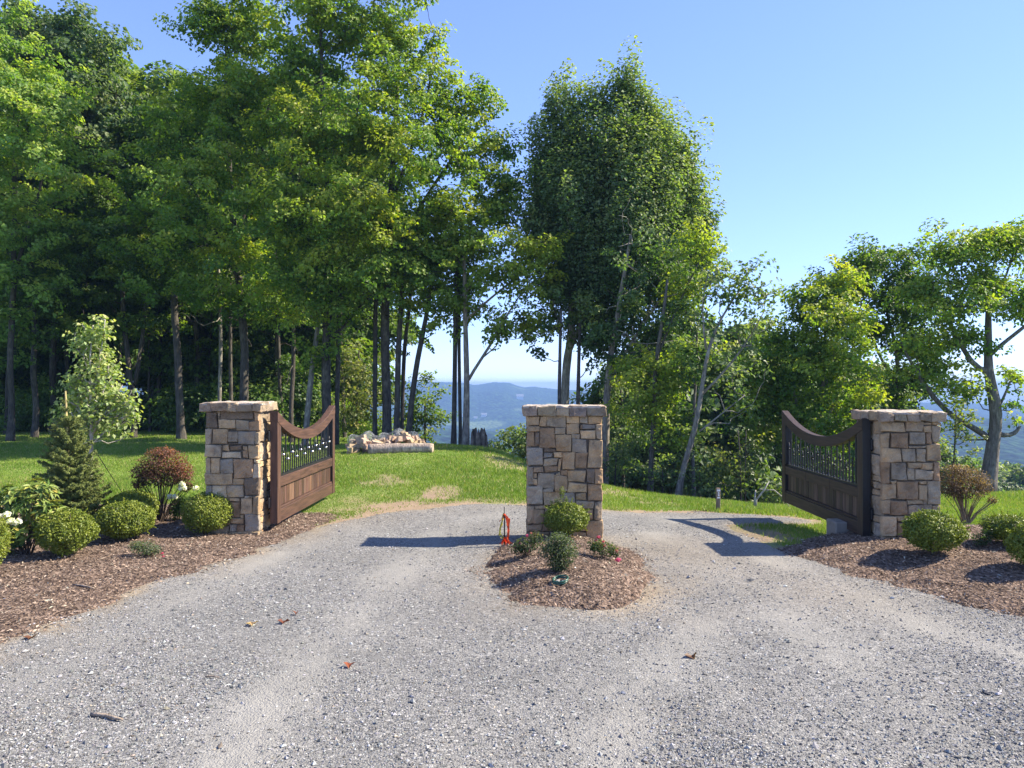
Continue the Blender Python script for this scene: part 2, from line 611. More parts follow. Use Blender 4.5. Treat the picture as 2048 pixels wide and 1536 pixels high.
LEFT_BED = [(-2.42, 9.96), (-2.50, 10.5), (-3.2, 10.8), (-4.5, 11.2), (-6.5, 11.5), (-10.5, 11.2), (-10.5, 2.5), (-5.6, 2.5), (-4.6, 3.6),
            (-3.95, 4.6), (-3.62, 5.3), (-3.40, 5.95), (-3.25, 7.1), (-2.98, 7.75), (-2.72, 8.8)]
RIGHT_BED = [(3.00, 8.5), (3.08, 7.8), (3.32, 7.25), (3.72, 6.65), (3.92, 5.85), (4.35, 5.0), (5.2, 4.0), (10, 3.4), (10, 9.3), (6.9, 9.9), (5.6, 10.0),
             (4.75, 9.75), (4.0, 9.5), (3.55, 9.05)]
ISLAND = [(0.57 + 0.88 * math.cos(a) * (1.0 if math.sin(a) < 0 else 0.9), 7.55 + 1.42 * math.sin(a) * (1 if math.sin(a) < 0 else 1.1)) for a in np.linspace(0, 2 * math.pi, 28, endpoint=False)]
DRIVE = [(-2.35, 9.95), (-1.94, 10.5), (-1.26, 11.2), (-0.18, 11.75), (1.4, 11.75), (2.2, 11.9), (3.0, 12.05), (3.6, 11.65), (4.35, 11.0), (4.25, 10.62), (3.5, 10.6), (2.95, 10.5),
         (2.95, 9.8), (3.0, 8.6), (4.2, 6.5), (9, 4.2), (14, 1), (14, -8), (-14, -8), (-14, 2), (-5.2, 3.6), (-3.8, 6), (-3.0, 8.4)]


def wob(P, s, k=1.6, seed=2):
    return s + 0.11 * fbm(P * k, seed, 4)


def z_drive(P):
    s = wob(P, sd_poly(P, DRIVE), 1.8, 7)
    return np.where(s < 0, -0.03 + s * 0.15, np.minimum(0.012, -0.03 + s * 0.35)) + 0.006 * fbm(P * 2.2, 9, 3), s


def z_bed(P, poly, hgt, run, seed):
    s = wob(P, sd_poly(P, poly), 2.2, seed)
    b = np.where(s < 0, s * 0.3, hgt * (1 - np.exp(-np.maximum(s, 0) / run)))
    return b + 0.018 + 0.012 * fbm(P * 5, seed + 1, 3) * (s > 0), s


def island_h(P):
    s = wob(P, sd_poly(P, ISLAND), 2.4, 31)
    r = np.where(s < 0, s * 0.3, 0.20 * (1 - np.exp(-np.maximum(s, 0) / 0.55)))
    return r + 0.012 + 0.012 * fbm(P * 5, 32, 3) * (s > 0), s


def surf(x, y):
    P = np.stack([np.atleast_1d(np.asarray(x, float)), np.atleast_1d(np.asarray(y, float))], -1)
    b = zt(P[:, 0], P[:, 1])
    h = np.zeros(len(P))
    h = np.maximum(h, z_drive(P)[0])
    h = np.maximum(h, z_bed(P, LEFT_BED, 0.08, 1.3, 21)[0])
    h = np.maximum(h, z_bed(P, RIGHT_BED, 0.20, 0.9, 41)[0])
    h = np.maximum(h, island_h(P)[0])
    return b + h


def hit(px, py, d0=2.5, d1=60):
    """where the view ray through a photo pixel first meets the ground"""
    D = np.linspace(d0, d1, 6000)
    x = (px - 1024.0) / FPX * D; z = EYE - (py - HOR) / FPX * D
    k = np.nonzero(z <= surf(x, D))[0]
    k = k[0] if len(k) else len(D) - 1
    return np.array((x[k], D[k], float(surf(x[k], D[k])[0])))


# lawn: one sheet, polar about the camera
rad = [0.0, 0.6, 1.2, 1.8]
while rad[-1] < 150: rad.append(rad[-1] * (1.022 if rad[-1] < 30 else 1.05) + 0.01)
rad = np.array(rad[1:])
fine = np.linspace(math.radians(40), math.radians(140), 480)
rest = np.linspace(math.radians(140), math.radians(400), 180)[1:-1]
ang = np.concatenate([fine, rest])
A, R = np.meshgrid(ang, rad)
GX, GY = (R * np.cos(A)).ravel(), (R * np.sin(A)).ravel()
P2 = np.stack([GX, GY], -1)
GZ = zt(GX, GY)
nearm = R.ravel() < 30
sdd = np.full(len(GX), -9.0); sdd[nearm] = z_drive(P2[nearm])[1]
dirt = np.exp(-np.maximum(-sdd, 0) / 0.30) * 0.9 + 0.35 * np.exp(-np.maximum(-sdd, 0) / 1.0)
patch = sstep(0.05, 0.5, fbm(P2 * np.array([0.9, 0.9]), 55, 4)) * sstep(-4.5, -2.5, GX) * sstep(4, 2, GX) * sstep(9, 11, GY) * sstep(19, 15, GY)
bare = np.exp(-(((GX + 2.0) / 1.0) ** 2 + ((GY - 11.3) / 0.9) ** 2)) * (0.6 + 0.5 * fbm(P2 * 2, 8, 3))
bare2 = np.exp(-(((GX - 3.1) / 0.5) ** 2 + ((GY - 9.6) / 1.0) ** 2)) * (0.7 + 0.6 * fbm(P2 * 3, 18, 3))
DIRT = np.clip(dirt * (0.75 + 0.7 * fbm(P2 * 3.0, 5, 3)) + 0.8 * patch + bare + bare2, 0, 1)
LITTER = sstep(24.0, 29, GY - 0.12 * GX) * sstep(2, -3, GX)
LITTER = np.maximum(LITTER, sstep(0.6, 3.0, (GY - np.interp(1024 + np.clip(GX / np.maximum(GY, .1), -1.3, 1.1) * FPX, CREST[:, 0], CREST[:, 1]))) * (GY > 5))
na = len(ang); nr = len(rad)
i = np.arange(nr - 1)[:, None] * na; j = np.arange(na)[None]
F = np.stack([i + j, i + (j + 1) % na, i + na + (j + 1) % na, i + na + j], -1).reshape(-1, 4)
mb = MB()
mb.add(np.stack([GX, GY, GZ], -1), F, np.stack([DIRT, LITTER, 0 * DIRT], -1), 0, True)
mb.add(np.concatenate([np.stack([rad[0] * np.cos(ang), rad[0] * np.sin(ang), zt(rad[0] * np.cos(ang), rad[0] * np.sin(ang))], -1), [[0, 0, 0]]]),
       np.stack([np.arange(na), (np.arange(na) + 1) % na, np.full(na, na)], -1), (0, 0, 0), 0, True)
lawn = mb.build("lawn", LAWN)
tag(lawn, "bright green lawn and grassy verge around the drive", None, None, "structure")


def sheet(name, mat, hfun, x0, x1, y0, y1, step, lo, colfun=None):
    xs = np.arange(x0, x1, step); ys = np.arange(y0, y1, step)
    X, Y = np.meshgrid(xs, ys); P = np.stack([X.ravel(), Y.ravel()], -1)
    h, s = hfun(P)
    z = zt(P[:, 0], P[:, 1]) + h
    C = colfun(P, s) if colfun else (0.5, 0.5, 0.5)
    nx, ny = len(xs), len(ys)
    i = np.arange(ny - 1)[:, None] * nx; j = np.arange(nx - 1)[None]
    F = np.stack([i + j, i + j + 1, i + nx + j + 1, i + nx + j], -1).reshape(-1, 4)
    F = F[(s[F] > lo).any(1)]
    used = np.unique(F); remap = np.zeros(len(P), int); remap[used] = np.arange(len(used))
    mb = MB()
    mb.add(np.stack([P[:, 0], P[:, 1], z], -1)[used], remap[F], C[used] if not isinstance(C, tuple) else C, 0, True)
    return mb.build(name, mat)


TRACKS = [[(-1.2, 3.0), (-1.35, 4.0), (-1.35, 5.2), (-1.2, 6.6), (-1.0, 8.0), (-0.8, 9.5), (-0.2, 10.9)], [(-3.0, 3.2), (-2.9, 5.0), (-2.75, 6.8), (-2.35, 8.4), (-1.9, 9.6)],
          [(2.2, 3.0), (2.2, 4.6), (2.1, 6.2), (1.9, 8.0), (1.8, 9.8), (2.4, 11)], [(3.9, 3.2), (3.4, 5.0), (3.0, 6.4), (2.7, 8.0), (2.7, 9.2)], [(0.4, 3.0), (0.7, 4.5), (1.5, 5.8)]]


def drive_col(P, s):
    d = np.zeros(len(P))
    n = fbm(P * 1.4, 77, 4)
    for k, t in enumerate(TRACKS):
        d = np.maximum(d, np.exp(-(line_d(P + 0.10 * n[:, None], t) / (0.26 if k in (0, 2) else 0.22)) ** 2) * (0.9 if k in (0,) else 0.62))
    d = np.clip(d * (0.8 + 0.5 * n) + 0.18 * np.maximum(n, 0), 0, 1)
    isl = np.exp(-np.maximum(-sd_poly(P, ISLAND), 0) / 0.30) * (0.9 + 0.7 * fbm(P * 2.1, 5, 3)) * (0.45 + 0.55 * sstep(0.2, 1.2, P[:, 0]))
    edge = np.exp(-np.maximum(s, 0) / 0.25) * (0.75 + 0.8 * fbm(P * 2.6, 6, 3))
    lb = np.exp(-np.maximum(-sd_poly(P, LEFT_BED), 0) / 0.22) * (0.75 + 0.9 * fbm(P * 3, 66, 3))
    gate = 0.42 * np.exp(-(((P[:, 0] - 1.7) / 1.1) ** 2 + ((P[:, 1] - 8.3) / 1.1) ** 2)) + 0.25 * np.exp(-(((P[:, 0] - 2.8) / .8) ** 2 + ((P[:, 1] - 6.6) / .8) ** 2))
    t = np.clip(np.maximum.reduce([isl * 0.9, edge * 0.8, lb, gate]), 0, 1)
    return np.stack([d, t, 0 * d], -1)


g = sheet("gravel_driveway", GRAVEL, z_drive, -14, 14, -8, 12.6, 0.07, -0.25, drive_col)
tag(g, "grey crushed gravel drive with pale wheel tracks", None, None, "structure")
g = sheet("mulch_bed", MULCH, lambda P: z_bed(P, LEFT_BED, 0.08, 1.3, 21), -10.8, -2, 2.2, 11.9, 0.05, -0.15)
tag(g, "brown bark mulch bed left of the drive", None, None, "structure")
g = sheet("mulch_bed", MULCH, lambda P: z_bed(P, RIGHT_BED, 0.20, 0.9, 41), 2.7, 10.2, 3.2, 10.4, 0.05, -0.15)
tag(g, "brown bark mulch bed right of the drive", None, None, "structure")
g = sheet("mulch_island", MULCH, island_h, -0.7, 1.8, 5.7, 9.6, 0.035, -0.1)
tag(g, "mounded mulch island in the middle of the drive", None, None, "structure")

# hills beyond the valley
RIDGE = np.array([(-800, 770), (300, 768), (870, 764), (930, 766), (950, 771), (985, 765), (1015, 765), (1046, 775), (1065, 773), (1110, 779), (1300, 788), (1450, 777), (1550, 798),
                  (1750, 812), (1900, 806), (1980, 814), (2100, 822), (2900, 812)], float)
RIDGE2 = np.array([(-800, 860), (700, 850), (900, 868), (1040, 872), (1300, 860), (1600, 872), (1850, 862), (1950, 846), (2048, 842), (2200, 834), (2900, 840)], float)
hu = np.linspace(-1.4, 1.4, 420)
hD = np.concatenate([np.linspace(70, 300, 24), np.linspace(320, 1000, 40), np.linspace(1020, 2600, 60), [2900, 3400]])
U, HD = np.meshgrid(hu, hD)
pxx = 1024 + U * FPX
r1 = EYE - (np.interp(pxx, RIDGE[:, 0], RIDGE[:, 1]) - HOR) / FPX * 2300
r2 = EYE - (np.interp(pxx, RIDGE2[:, 0], RIDGE2[:, 1]) - HOR) / FPX * 900
base = np.interp(HD, [70, 140, 300, 520, 700, 900, 1150, 1500, 3400], [-22, -42, -62, -76, -78, -80, -92, -100, -100])
z1 = base + (r1 - base) * np.clip(sstep(1100, 2300, HD), 0, 1) * np.where(HD > 2300, sstep(4600, 2300, HD), 1)
z2 = base + (r2 - base) * np.exp(-((HD - 900) / 190) ** 2)
HZ = np.maximum(z1, z2)
HX = U * HD
pp = np.stack([HX, HD], -1)
spur = 1 - 2 * np.abs(vnoise(np.stack([HX * 0.0075 + 0.6 * vnoise(pp * 0.003, 66), HD * 0.0016], -1), 61))
HZ = HZ + (0.007 * HD * spur + 0.004 * HD * fbm(pp * 0.009, 64, 3)) * sstep(400, 800, HD) * sstep(2280, 1750, HD) * np.where(np.abs(HD - 900) < 60, .35, 1) + 1.5 * vnoise(pp * 0.06, 62)
nu = len(hu)
i = np.arange(len(hD) - 1)[:, None] * nu; j = np.arange(nu - 1)[None]
F = np.stack([i + j, i + j + 1, i + nu + j + 1, i + nu + j], -1).reshape(-1, 4)
mb = MB(); mb.add(np.stack([HX, HD, HZ], -1).reshape(-1, 3), F, (0.5, 0.5, 0.5), 0, True)
tag(mb.build("hills", HILLS), "blue forested mountain ridges beyond the valley", None, None, "structure")


def hill_z(x, D):
    k = np.abs(hD - D).argmin(); q = np.abs(hu - x / D).argmin()
    return HZ[k, q]

# ---------------------------------------------------------------- stone gate pillars
PAL = {'t': (0.447, 0.317, 0.183), 'b': (0.525, 0.384, 0.227), 'g': (0.376, 0.295, 0.198), 's': (0.322, 0.272, 0.208), 'n': (0.328, 0.219, 0.126), 'p': (0.412, 0.272, 0.159), 'd': (0.203, 0.150, 0.101), 'l': (0.512, 0.406, 0.274)}


def stone(mb, o, ux, uz, un, w, h, dep, col, seed):
    """one rough block: grid of its face, rounded and jittered edges, sides going back into the mortar"""
    nx = max(5, int(w / 0.026)) + 1; nz = max(5, int(h / 0.026)) + 1
    # denser towards the edges
    def ax(n, L):
        t = np.linspace(0, 1, n)
        t = np.concatenate([[0], t[1:-1], [1]])
        return t * L
    a = ax(nx, w); b = ax(nz, h)
    a = np.concatenate([[a[0], a[0] + 0.006], a[1:-1], [a[-1] - 0.006, a[-1]]]); b = np.concatenate([[b[0], b[0] + 0.006], b[1:-1], [b[-1] - 0.006, b[-1]]])
    nx, nz = len(a), len(b)
    A, B = np.meshgrid(a, b)
    e = np.minimum(np.minimum(A, w - A), np.minimum(B, h - B))
    q = np.stack([A * 9 + seed * 3.1, B * 9, np.full_like(A, seed * 7.7)], -1)
    rr = min(0.010, 0.2 * min(w, h))
    rnd = rr * (1 - np.sqrt(np.clip(1 - (1 - np.clip(e / rr, 0, 1)) ** 2, 0, 1)))
    r = np.random.default_rng(seed)
    tilt = (A / w - .5) * r.uniform(-.014, .014) + (B / h - .5) * r.uniform(-.014, .014)
    d = dep + tilt + 0.011 * fbm(q, seed, 3) + 0.006 * fbm(q * 4, seed + 9, 2) - rnd * 1.1
    k = np.clip(1 - e / (0.35 * min(w, h)), 0, 1)
    wu = 0.006 * vnoise(q * 1.1, seed + 3) * k; wv = 0.006 * vnoise(q * 1.1, seed + 4) * k
    c4 = r.uniform(-.010, .010, (4, 2))
    s, t = A / w, B / h
    for (i_, ff) in enumerate(((1 - s) * (1 - t), s * (1 - t), s * t, (1 - s) * t)):
        wu = wu + ff * c4[i_, 0]; wv = wv + ff * c4[i_, 1]
    P = o + (A + wu)[..., None] * ux + (B + wv)[..., None] * uz + d[..., None] * un
    V = P.reshape(-1, 3)
    i = np.arange(nz - 1)[:, None] * nx; j = np.arange(nx - 1)[None]
    F = np.stack([i + j, i + j + 1, i + nx + j + 1, i + nx + j], -1).reshape(-1, 4)
    bd = np.concatenate([np.arange(nx), np.arange(1, nz) * nx + nx - 1, (nz - 1) * nx + np.arange(nx - 2, -1, -1), np.arange(nz - 2, 0, -1) * nx])
    back = V[bd] - np.outer(((V[bd] - o) @ un) + 0.012, un)
    m = len(bd); n0 = len(V)
    Fb = np.stack([bd[(np.arange(m) + 1) % m], bd, n0 + np.arange(m), n0 + (np.arange(m) + 1) % m], -1)
    cl = np.asarray(col) * (1 + 0.16 * fbm(q * 0.35, seed + 20, 2)).reshape(-1, 1)
    cl = np.concatenate([cl, cl[bd] * 0.8])
    mb.add(np.concatenate([V, back]), np.concatenate([F, Fb]), cl, 0, False)


def mosaic(w, h, seed, cell=0.075):
    """irregular ashlar: greedy blocks on a small grid"""
    r = np.random.default_rng(seed)
    nx = max(2, round(w / cell)); nz = max(3, round(h / cell)); g = np.zeros((nz, nx), bool); out = []
    for z in range(nz):
        for x in range(nx):
            if g[z, x]: continue
            k = r.random()
            if k < .45: a, b = r.integers(2, 5), r.integers(2, 4)
            elif k < .75: a, b = r.integers(2, 5), 1
            elif k < .9: a, b = 1, r.integers(1, 3)
            else: a, b = r.integers(3, 6), r.integers(1, 3)
            a = min(a, nx - x); b = min(b, nz - z)
            while a > 1 and g[z, x:x + a].any(): a -= 1
            if nx - (x + a) == 1 and not g[z, nx - 1]: a += 1
            while b > 1 and g[z:z + b, x:x + a].any(): b -= 1
            g[z:z + b, x:x + a] = True
            out.append((x * w / nx, z * h / nz, (x + a) * w / nx, (z + b) * h / nz))
    return out


def randcol(r):
    k = r.choice(list('tbgsnpdl'), p=[.28, .2, .2, .08, .08, .06, .03, .07])
    return np.array(PAL[k]) * r.uniform(.85, 1.15)


def pillar(name, label, x0, x1, y0, y1, zb, zt_, capz, rects, span, seed, over=0.045):
    """x0..x1 wide, y0..y1 deep, body zb..zt_, cap up to capz; rects = traced face stones in the frame span=(u0,v0,u1,v1)"""
    t = thing(name, label, "gate pillar", ((x0 + x1) / 2, (y0 + y1) / 2, zb))
    D = 0.05
    mb = MB()
    box(mb, ((x0 + x1) / 2, (y0 + y1) / 2, (zb - .25 + zt_) / 2), (x1 - x0 - 2 * D + .012, y1 - y0 - 2 * D + .012, zt_ - zb + .25))
    mb.build("mortar_core", MORTAR, t)
    mb = MB(); r = np.random.default_rng(seed)
    X, Y, Z = np.eye(3)
    W, H = x1 - x0, zt_ - zb
    u0, v0, u1, v1 = span
    gap = 0.0024
    k = seed * 100
    for (a, b, c, d, col) in rects:
        k += 1
        xa = (a - u0) / (u1 - u0) * W; xb = (c - u0) / (u1 - u0) * W
        za = (v1 - d) / (v1 - v0) * H; zb_ = (v1 - b) / (v1 - v0) * H
        xa, xb = max(xa, 0), min(xb, W); za, zb_ = max(za, 0), min(zb_, H)
        stone(mb, np.array([x0 + xa + gap, y0 + D, zb + za + gap]), X, Z, -Y, xb - xa - 2 * gap, zb_ - za - 2 * gap, D - 0.004, np.array(PAL[col]) * r.uniform(.9, 1.1), k)
    for (o, ux, un, w, s) in ((np.array([x1 - D, y0 + D, zb]), Y, X, y1 - y0 - 2 * D, 1), (np.array([x0 + D, y1 - D, zb]), -Y, -X, y1 - y0 - 2 * D, 2), (np.array([x1, y1 - D, zb]), -X, Y, W, 3)):
        for (a, b, c, d) in mosaic(w, H, seed * 10 + s):
            k += 1
            stone(mb, o + ux * (a + gap) + Z * (b + gap), ux, Z, un, c - a - 2 * gap, d - b - 2 * gap, D - 0.004, randcol(r), k)
    mb.build("stone_veneer", STONE, t)
    # cap: rough stones round the rim, mortared slab on top
    mb = MB()
    cx0, cx1, cy0, cy1 = x0 - over, x1 + over, y0 - over, y1 + over
    ch = capz - zt_
    cc = (.35, .275, .20)
    box(mb, ((cx0 + cx1) / 2, (cy0 + cy1) / 2, (zt_ + capz) / 2 - .006), (cx1 - cx0 - .09, cy1 - cy0 - .09, ch - .012), cc)
    for (o, ux, un, w, n) in ((np.array([cx0, cy0 + .05, zt_]), X, -Y, cx1 - cx0, 5), (np.array([cx1 - .05, cy0 + .05, zt_]), Y, X, cy1 - cy0 - .1, 3),
                              (np.array([cx0 + .05, cy1 - .05, zt_]), -Y, -X, cy1 - cy0 - .1, 3), (np.array([cx1, cy1 - .05, zt_]), -X, Y, cx1 - cx0, 4)):
        cut = np.sort(np.concatenate([[0, w], (np.arange(1, n) + r.uniform(-.25, .25, n - 1)) * w / n]))
        for a, b in zip(cut[:-1], cut[1:]):
            k += 1
            stone(mb, o + ux * (a + .001), ux, Z, un, b - a - .002, ch - .004, 0.05 + r.uniform(-.004, .004), np.array(cc) * r.uniform(.85, 1.15) * (1, r.uniform(.93, 1.02), r.uniform(.85, 1)), k)
    # uneven mortared top
    ax = np.linspace(cx0 + .004, cx1 - .004, 26); ay = np.linspace(cy0 + .004, cy1 - .004, 20)
    AX, AY = np.meshgrid(ax, ay)
    e = np.minimum(np.minimum(AX - cx0, cx1 - AX), np.minimum(AY - cy0, cy1 - AY))
    pz = capz + .010 * fbm(np.stack([AX * 11, AY * 11], -1), seed, 3) - .016 * np.clip(1 - e / .035, 0, 1) ** 2
    j_ = .008 * vnoise(np.stack([AX * 17, AY * 17], -1), seed + 5)
    nx, ny = len(ax), len(ay)
    i = np.arange(ny - 1)[:, None] * nx; j = np.arange(nx - 1)[None]
    F = np.stack([i + j, i + j + 1, i + nx + j + 1, i + nx + j], -1).reshape(-1, 4)
    mb.add(np.stack([AX + j_, AY + j_, pz], -1).reshape(-1, 3), F, (.46, .40, .33), 0, False)
    bd = np.concatenate([np.arange(nx), np.arange(1, ny) * nx + nx - 1, (ny - 1) * nx + np.arange(nx - 2, -1, -1), np.arange(ny - 2, 0, -1) * nx])
    V = np.stack([AX + j_, AY + j_, pz], -1).reshape(-1, 3)[bd]
    m = len(bd); V2 = V.copy(); V2[:, 2] = capz - .03
    q = np.arange(m)
    mb.add(np.concatenate([V, V2]), np.stack([(q + 1) % m, q, q + m, (q + 1) % m + m], -1), (.45, .4, .34))
    mb.build("cap", STONE, t)
    return t


C_R = [(382, 168, 465, 232, 't'), (382, 232, 463, 270, 't'), (382, 270, 432, 362, 'n'), (434, 272, 464, 362, 'd'), (467, 168, 512, 235, 't'), (466, 237, 570, 370, 'n'), (513, 168, 643, 240, 'g'),
       (570, 243, 642, 283, 'g'), (645, 168, 735, 217, 'b'), (645, 217, 735, 285, 't'), (737, 168, 790, 217, 'g'), (792, 168, 888, 218, 't'), (758, 220, 845, 257, 's'), (737, 220, 757, 257, 'n'),
       (847, 220, 888, 316, 'g'), (738, 260, 845, 318, 'b'), (573, 287, 678, 394, 't'), (680, 288, 735, 312, 'g'), (680, 313, 782, 400, 's'), (790, 320, 888, 498, 't'), (382, 365, 490, 485, 's'),
       (493, 372, 570, 398, 'd'), (490, 400, 552, 436, 's'), (556, 396, 618, 438, 'b'), (492, 438, 588, 486, 'g'), (592, 440, 612, 524, 't'), (618, 396, 703, 512, 't'), (705, 402, 786, 502, 'n'),
       (382, 487, 421, 610, 'g'), (424, 488, 495, 528, 'n'), (497, 488, 588, 528, 'n'), (566, 530, 603, 547, 'g'), (605, 514, 652, 547, 'n'), (654, 514, 773, 592, 't'), (776, 504, 836, 597, 'd'),
       (838, 502, 888, 597, 'n'), (424, 530, 450, 565, 't'), (424, 567, 450, 610, 'b'), (452, 532, 563, 624, 'g'), (565, 548, 654, 650, 't'), (656, 594, 786, 655, 't'), (788, 599, 888, 712, 'n'),
       (382, 612, 486, 735, 'l'), (488, 626, 560, 649, 'g'), (490, 651, 606, 735, 't'), (608, 655, 705, 748, 's'), (707, 657, 780, 705, 't'), (706, 707, 832, 761, 'g'), (834, 714, 888, 832, 'g'),
       (382, 738, 428, 855, 't'), (430, 737, 512, 760, 't'), (430, 762, 495, 854, 't'), (497, 740, 600, 854, 'g'), (602, 750, 705, 854, 't'), (707, 764, 830, 832, 't'), (382, 857, 482, 900, 't'),
       (484, 857, 630, 902, 'n'), (632, 857, 780, 902, 't'), (783, 834, 888, 942, 't'), (382, 902, 430, 978, 'g'), (432, 904, 530, 978, 't'), (532, 904, 660, 978, 'g'), (662, 904, 780, 978, 't'),
       (782, 944, 815, 978, 't'), (817, 944, 888, 978, 'b'), (707, 834, 781, 855, 'n')]
pillar("gate_pillar", "free-standing centre stone pillar rising from the mulch island", .175, 1.045, 8.88, 9.28, -.02, 1.455, 1.575, C_R, (382, 168, 888, 978), 1)

L_R = [(145, 275, 248, 420, 'd'), (250, 275, 273, 313, 'g'), (275, 272, 570, 346, 'd'), (250, 315, 273, 346, 'g'), (572, 275, 620, 353, 'p'), (250, 347, 410, 420, 'b'), (412, 348, 525, 447, 'g'), (527, 355, 620, 447, 'p'), (145, 424, 200, 563, 'g'),
       (202, 424, 348, 563, 't'), (350, 449, 432, 548, 'g'), (434, 449, 580, 568, 's'), (582, 449, 620, 568, 'g'), (143, 566, 283, 682, 'l'), (285, 566, 350, 622, 't'), (352, 550, 432, 570, 'd'), (352, 572, 465, 625, 'd'), (468, 572, 522, 616, 'b'),
       (285, 628, 465, 694, 'l'), (467, 618, 522, 690, 'n'), (524, 572, 620, 698, 't'), (143, 685, 188, 825, 'g'), (190, 685, 272, 825, 't'), (274, 697, 390, 826, 's'), (392, 698, 565, 868, 'p'), (567, 700, 620, 734, 'b'), (567, 736, 620, 866, 'l'),
       (143, 828, 385, 925, 't'), (387, 871, 488, 925, 't'), (490, 869, 620, 1025, 'd'), (143, 928, 203, 1038, 's'), (205, 928, 338, 1040, 'l'), (340, 928, 488, 1040, 'g'), (490, 1027, 558, 1040, 'l'), (143, 1040, 250, 1150, 'b'),
       (252, 1042, 358, 1150, 't'), (360, 1043, 447, 1075, 't'), (360, 1077, 450, 1222, 'n'), (452, 1042, 557, 1186, 't'), (560, 1028, 620, 1186, 't'), (452, 1188, 490, 1225, 'b'), (493, 1189, 620, 1341, 's'), (360, 1225, 488, 1275, 't'),
       (424, 1277, 490, 1341, 'n'), (360, 1277, 422, 1341, 's'), (360, 1343, 562, 1400, 't'), (564, 1343, 620, 1400, 'b'), (143, 1152, 230, 1290, 's'), (232, 1152, 358, 1290, 't'), (143, 1292, 358, 1400, 'g')]
pillar("gate_pillar", "left stone pillar carrying the sunlit timber gate leaf", -3.635, -2.995, 9.1, 9.64, .0, 1.50, 1.605, L_R, (143, 270, 620, 1400), 2)

R_R = [(1042, 250, 1240, 343, 'b'), (1243, 250, 1400, 335, 'g'), (1402, 286, 1474, 338, 't'), (1402, 250, 1474, 284, 'g'), (1477, 288, 1543, 424, 'g'), (1477, 250, 1543, 286, 't'), (1042, 346, 1113, 473, 't'), (1115, 347, 1268, 472, 'n'),
       (1272, 338, 1420, 444, 'g'), (1425, 342, 1475, 438, 'p'), (1272, 446, 1420, 474, 'g'), (1042, 477, 1213, 588, 't'), (1216, 478, 1332, 588, 'g'), (1334, 476, 1423, 590, 'g'), (1426, 440, 1543, 590, 't'), (1042, 592, 1116, 778, 'n'),
       (1120, 592, 1258, 744, 'g'), (1262, 594, 1378, 642, 't'), (1382, 593, 1480, 655, 't'), (1262, 646, 1323, 744, 'g'), (1328, 658, 1480, 744, 'l'), (1484, 593, 1543, 744, 'p'), (1118, 747, 1170, 780, 'b'), (1042, 782, 1172, 904, 't'),
       (1175, 748, 1355, 906, 'n'), (1358, 748, 1430, 782, 't'), (1358, 785, 1428, 902, 't'), (1432, 748, 1543, 950, 'g'), (1042, 907, 1113, 1031, 't'), (1117, 910, 1258, 1033, 'n'), (1262, 909, 1392, 944, 't'), (1395, 905, 1430, 950, 'g'),
       (1262, 947, 1330, 1034, 'g'), (1333, 953, 1475, 1070, 'g'), (1477, 953, 1543, 1070, 't'), (1042, 1036, 1168, 1211, 'b'), (1172, 1037, 1330, 1092, 't'), (1172, 1096, 1228, 1211, 'n'), (1231, 1094, 1330, 1211, 'b'), (1333, 1074, 1440, 1211, 't'),
       (1443, 1074, 1543, 1211, 'g'), (1042, 1214, 1098, 1327, 't'), (1101, 1214, 1272, 1327, 'b'), (1275, 1214, 1400, 1315, 'l'), (1402, 1214, 1543, 1315, 't'), (1275, 1318, 1543, 1400, 't'), (1042, 1330, 1150, 1400, 'g'), (1152, 1330, 1272, 1400, 't')]
pr = pillar("gate_pillar", "right stone pillar carrying the shaded timber gate leaf", 4.04, 4.685, 8.4, 9.02, -.09, 1.415, 1.52, R_R, (1040, 248, 1543, 1400), 3)
mb = MB(); box(mb, (4.02, 9.17, -.02), (.44, .28, .44), bev=.012); mb.build("concrete_footing", CONCRETE, pr)

# ---------------------------------------------------------------- gate leaves


